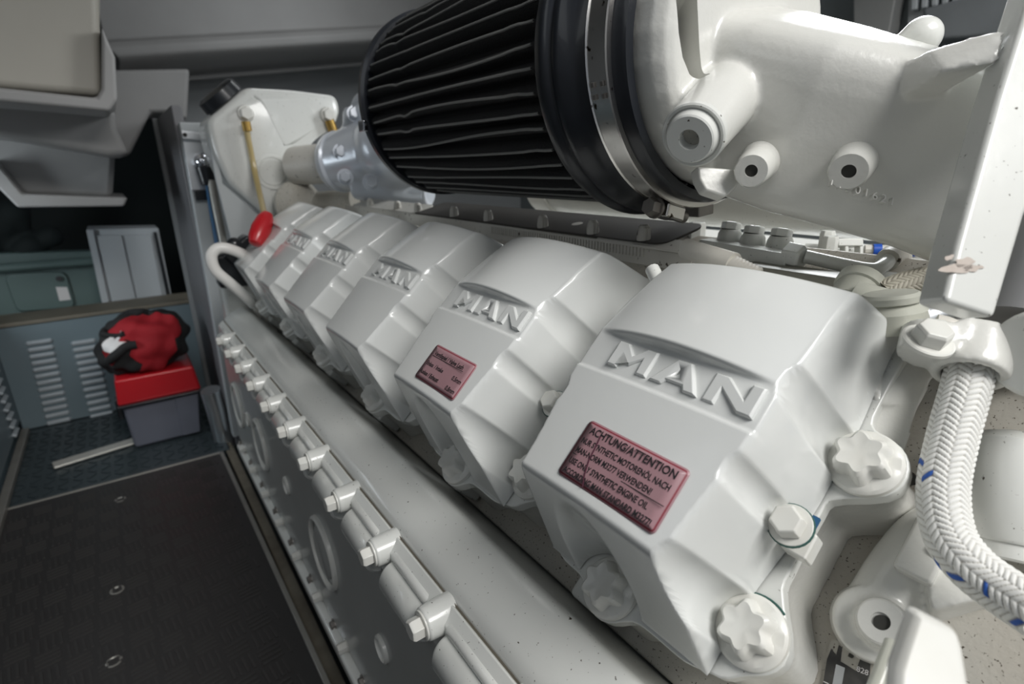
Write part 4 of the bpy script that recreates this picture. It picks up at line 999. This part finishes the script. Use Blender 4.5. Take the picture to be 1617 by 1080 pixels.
bm = B(); tube(bm, [T(378, 420, 1.08), T(392, 460, 1.07), T(412, 500, 1.06)], .006, n=10); tube(bm, [T(385, 425, 1.06), T(400, 465, 1.05), T(424, 505, 1.04)], .0055, n=10)
fin(bm, 'steel_lines', M_TRAY, label='pair of thin steel lines beside the farthest valve cover', cat='pipe')
# charge neck and compressor housing
tb = thing('turbo_housing', 'silvery turbo compressor housing between tank and air filter', 'turbocharger', (.42, 1.0, -.05))
bm = B(); a, b = T(470, 262, 1.08), T(536, 256, .99); 
cyl(bm, a, b, .034, .034, n=36); fin(bm, 'neck', M_TRAY, tb)
bm = B(); dd = (b-a).normalized(); lathe(bm, b-dd*.012, dd, [(0, .046), (.006, .050), (.016, .052), (.022, .046), (.034, .046)], n=40); fin(bm, 'neck_flange', M_TURBO, tb)
bm = B()
cc = T(628, 232, .88); bmesh.ops.create_uvsphere(bm, u_segments=32, v_segments=20, radius=.070, matrix=Matrix.Translation(cc))
cyl(bm, b, cc, .048, .06, n=32); cyl(bm, T(575, 178, .95), T(620, 170, .88), .03, .05); cyl(bm, T(560, 295, .95), T(680, 300, .85), .022, .03)
cyl(bm, T(560, 175, .97), T(560, 230, .95), .020, .02)
fin(bm, 'scroll', M_TURBO, tb, remesh=.004, smooth=6)
for px, py, D in ((538, 240, .93), (545, 280, .91), (585, 288, .86), (560, 180, .93), (575, 158, .93)):
    c = T(px, py, D); bm = B(); hexbolt(bm, c, (-.3, -1, .1), .0095, .012, .013, .004); fin(bm, 'scroll_bolt', M_TURBO, tb, bevel=.0008)
bm = B(); lathe(bm, T(465, 322, 1.1), (.2, -1, 0), [(0, .04), (.02, .045), (.04, .03)], n=24); cyl(bm, T(500, 320, 1.08), T(560, 316, 1.02), .02); fin(bm, 'drain_casting', M_DIRTY, tb)

# aluminium bracket and ball joint on the post
ab = thing('wall_bracket', 'aluminium mounting plate with chrome ball on the pale post', 'bracket', atY(310, 250, Yp-.005))
P = [atY(px, py, Yp-.002) for px, py in ((286, 208), (330, 214), (345, 300), (302, 300))]
bm = B(); quadslab(bm, P, .004, (0, -1, 0)); fin(bm, 'plate', M_ALU, ab, bevel=.001)
P = [atY(px, py, Yp-.006) for px, py in ((284, 206), (328, 212), (331, 224), (287, 220))]
bm = B(); quadslab(bm, P, .014, (0, -1, 0)); fin(bm, 'lip', M_ALU, ab, bevel=.002)
for px, py in ((292, 213), (322, 217)):
    bm = B(); cyl(bm, atY(px, py, Yp-.019), atY(px, py, Yp-.022), .004, n=12); fin(bm, 'rivet', M_HOLE, ab)
bm = B(); bmesh.ops.create_uvsphere(bm, u_segments=24, v_segments=16, radius=.017, matrix=Matrix.Translation(atY(321, 255, Yp-.03))); fin(bm, 'chrome_ball', M_CHROME, ab)
bm = B(); cyl(bm, atY(323, 262, Yp-.03), atY(330, 292, Yp-.03), .018, .015); fin(bm, 'socket', M_BLKPL, ab, bevel=.003)
P = [atY(px, py, Yp-.002) for px, py in ((304, 300), (326, 300), (328, 316), (308, 316))]
bm = B(); quadslab(bm, P, .014, (0, -1, 0)); fin(bm, 'foot', M_BLKPL, ab, bevel=.002)
bm = B(); tube(bm, [atY(328, 290, Yp-.03), atY(334, 330, Yp-.035), atY(341, 370, Yp-.04), atY(350, 430, Yp-.06)], .0052, n=10); fin(bm, 'blue_line', M_BLUE, label='thin blue line running down the pale post', cat='cable')
bm = B(); tube(bm, [atY(334, 285, Yp-.04), atY(342, 330, Yp-.05), atY(352, 380, Yp-.06), atY(362, 440, Yp-.08)], .008, n=12); fin(bm, 'grey_conduit', M_EDGE, label='grey conduit running down the post beside the blue line', cat='conduit')

# ------------------------------------------------------------------ toolbox and bag
tx = thing('toolbox', 'grey plastic toolbox with a bright red lid on the far floor plate', 'toolbox', (.01, 1.58, ZF))
bm = B()
def trap(y0, y1, zb, zt, bx0, bx1, tx0, tx1):
    loft(bm, [[Vector((bx0, y0, zb)), Vector((bx1, y0, zb)), Vector((bx1, y1, zb)), Vector((bx0, y1, zb))], [Vector((tx0, y0-.006, zt)), Vector((tx1, y0-.006, zt)), Vector((tx1, y1+.006, zt)), Vector((tx0, y1+.006, zt))]])
trap(1.49, 1.70, ZF, -.522, -.066, .075, -.070, .090); fin(bm, 'body', M_GREYPL, tx, bevel=.008, seg=3)
bm = B(); trap(1.485, 1.705, -.524, -.458, -.078, .096, -.072, .088); fin(bm, 'lid', M_RED, tx, bevel=.006, seg=3)
bm = B(); box(bm, (.006, 1.479, -.5245), (.172, .012, .007)); fin(bm, 'lid_rim', M_BLKPL, tx, bevel=.002)
bm = B(); loft(bm, [[Vector((.036, 1.4862, ZF+.004)), Vector((.074, 1.4862, ZF+.004)), Vector((.074, 1.491, ZF+.004)), Vector((.036, 1.491, ZF+.004))], [Vector((.036, 1.4802, -.53)), Vector((.086, 1.4802, -.53)), Vector((.086, 1.486, -.53)), Vector((.036, 1.486, -.53))]]); fin(bm, 'end_rib', M_GREYPL, tx, bevel=.002)
bm = B(); box(bm, (-.078, 1.54, -.545), (.012, .04, .05)); fin(bm, 'latch', M_BLKPL, tx, bevel=.003)
bag = thing('tool_bag', 'slouching red and black fabric tool bag lying on the red toolbox lid', 'bag', (.0, 1.57, -.458))
def bagpt(th_, ph, off=0):   # th around the vertical, ph from -1 bottom to 1 top
    cx_, cy_, zc = .002, 1.56, -.398
    r1 = math.cos(ph*PI/2)
    sx, sy = .094, .085
    f = lambda t: math.copysign(abs(t)**.75, t)
    q = r1**.62
    x = cx_+sx*f(math.cos(th_))*q+.018*ph*1.0; y = cy_+sy*f(math.sin(th_))*q
    z = zc+(.064*math.sin(ph*PI/2) if ph < 0 else .070*math.sin(ph*PI/2))+.018*math.cos(th_)*ph*(-.2)
    wr = .004*math.sin(5*th_+7*ph)+.003*math.sin(11*th_-5*ph)+.004*math.sin(3*th_+13*ph)
    n = Vector(((x-cx_)/sx, (y-cy_)/sy, (z-zc)/.06)); n.normalize() if n.length else None
    p = Vector((x, y, z))+n*(wr+off); p.z = max(p.z, -.4575); return p
bm = B(); loft(bm, [[bagpt(2*PI*i/72, -1+2*j/36*.998+.001) for i in range(72)] for j in range(37)]); fin(bm, 'bag_body', M_BLKC, bag, sharp=180)
def patch(poly, mat, name, off, thick=.002, **k):  # poly in (theta deg, ph), star-shaped round its centre
    pl = []
    m = len(poly)
    for i in range(m):
        a, b = poly[i], poly[(i+1) % m]
        for t in range(6): pl.append((a[0]+(b[0]-a[0])*t/6, a[1]+(b[1]-a[1])*t/6))
    c = (sum(p[0] for p in pl)/len(pl), sum(p[1] for p in pl)/len(pl))
    bm = B(); rings = []
    pt = lambda p, o: bagpt(math.radians(p[0]), p[1], o)
    rings.append([pt(p, -.002) for p in pl])
    for s in (1, .9, .75, .55, .3, .1): rings.append([pt((c[0]+(p[0]-c[0])*s, c[1]+(p[1]-c[1])*s), off) for p in pl])
    loft(bm, rings); return fin(bm, name, mat, bag, sharp=70, **k)
patch([(205, .50), (216, .80), (250, .93), (300, .86), (332, .52), (318, .20), (285, .08), (250, .30), (228, .34)], M_REDC, 'top_panel', .003, label='red fabric panel')
patch([(262, .32), (300, .25), (300, -.78), (278, -.85), (262, -.70), (268, -.3), (256, -.05)], M_REDC, 'front_panel', .0035, label='red fabric panel')
patch([(212, .04), (243, .34), (256, .20), (233, -.22), (216, -.20)], M_REDC, 'logo_panel', .004, label='red patch with a white logo')
lg = [(220, .20), (226, .42), (231, .22), (237, .50), (241, .26), (254, .24), (240, .06), (222, .08)]
patch(lg, M_WHT, 'logo', .0065, label='white scribbled logo')
bm = B(); tube(bm, [bagpt(math.radians(a), p, .004) for a, p in ((196, .45), (212, .38), (232, .40), (246, .42))], .006, n=10); tube(bm, [bagpt(math.radians(a), p, .006) for a, p in ((228, -.12), (240, .0), (252, .14), (263, .16))], .010, n=12)
fin(bm, 'strap', M_BLKC, bag)
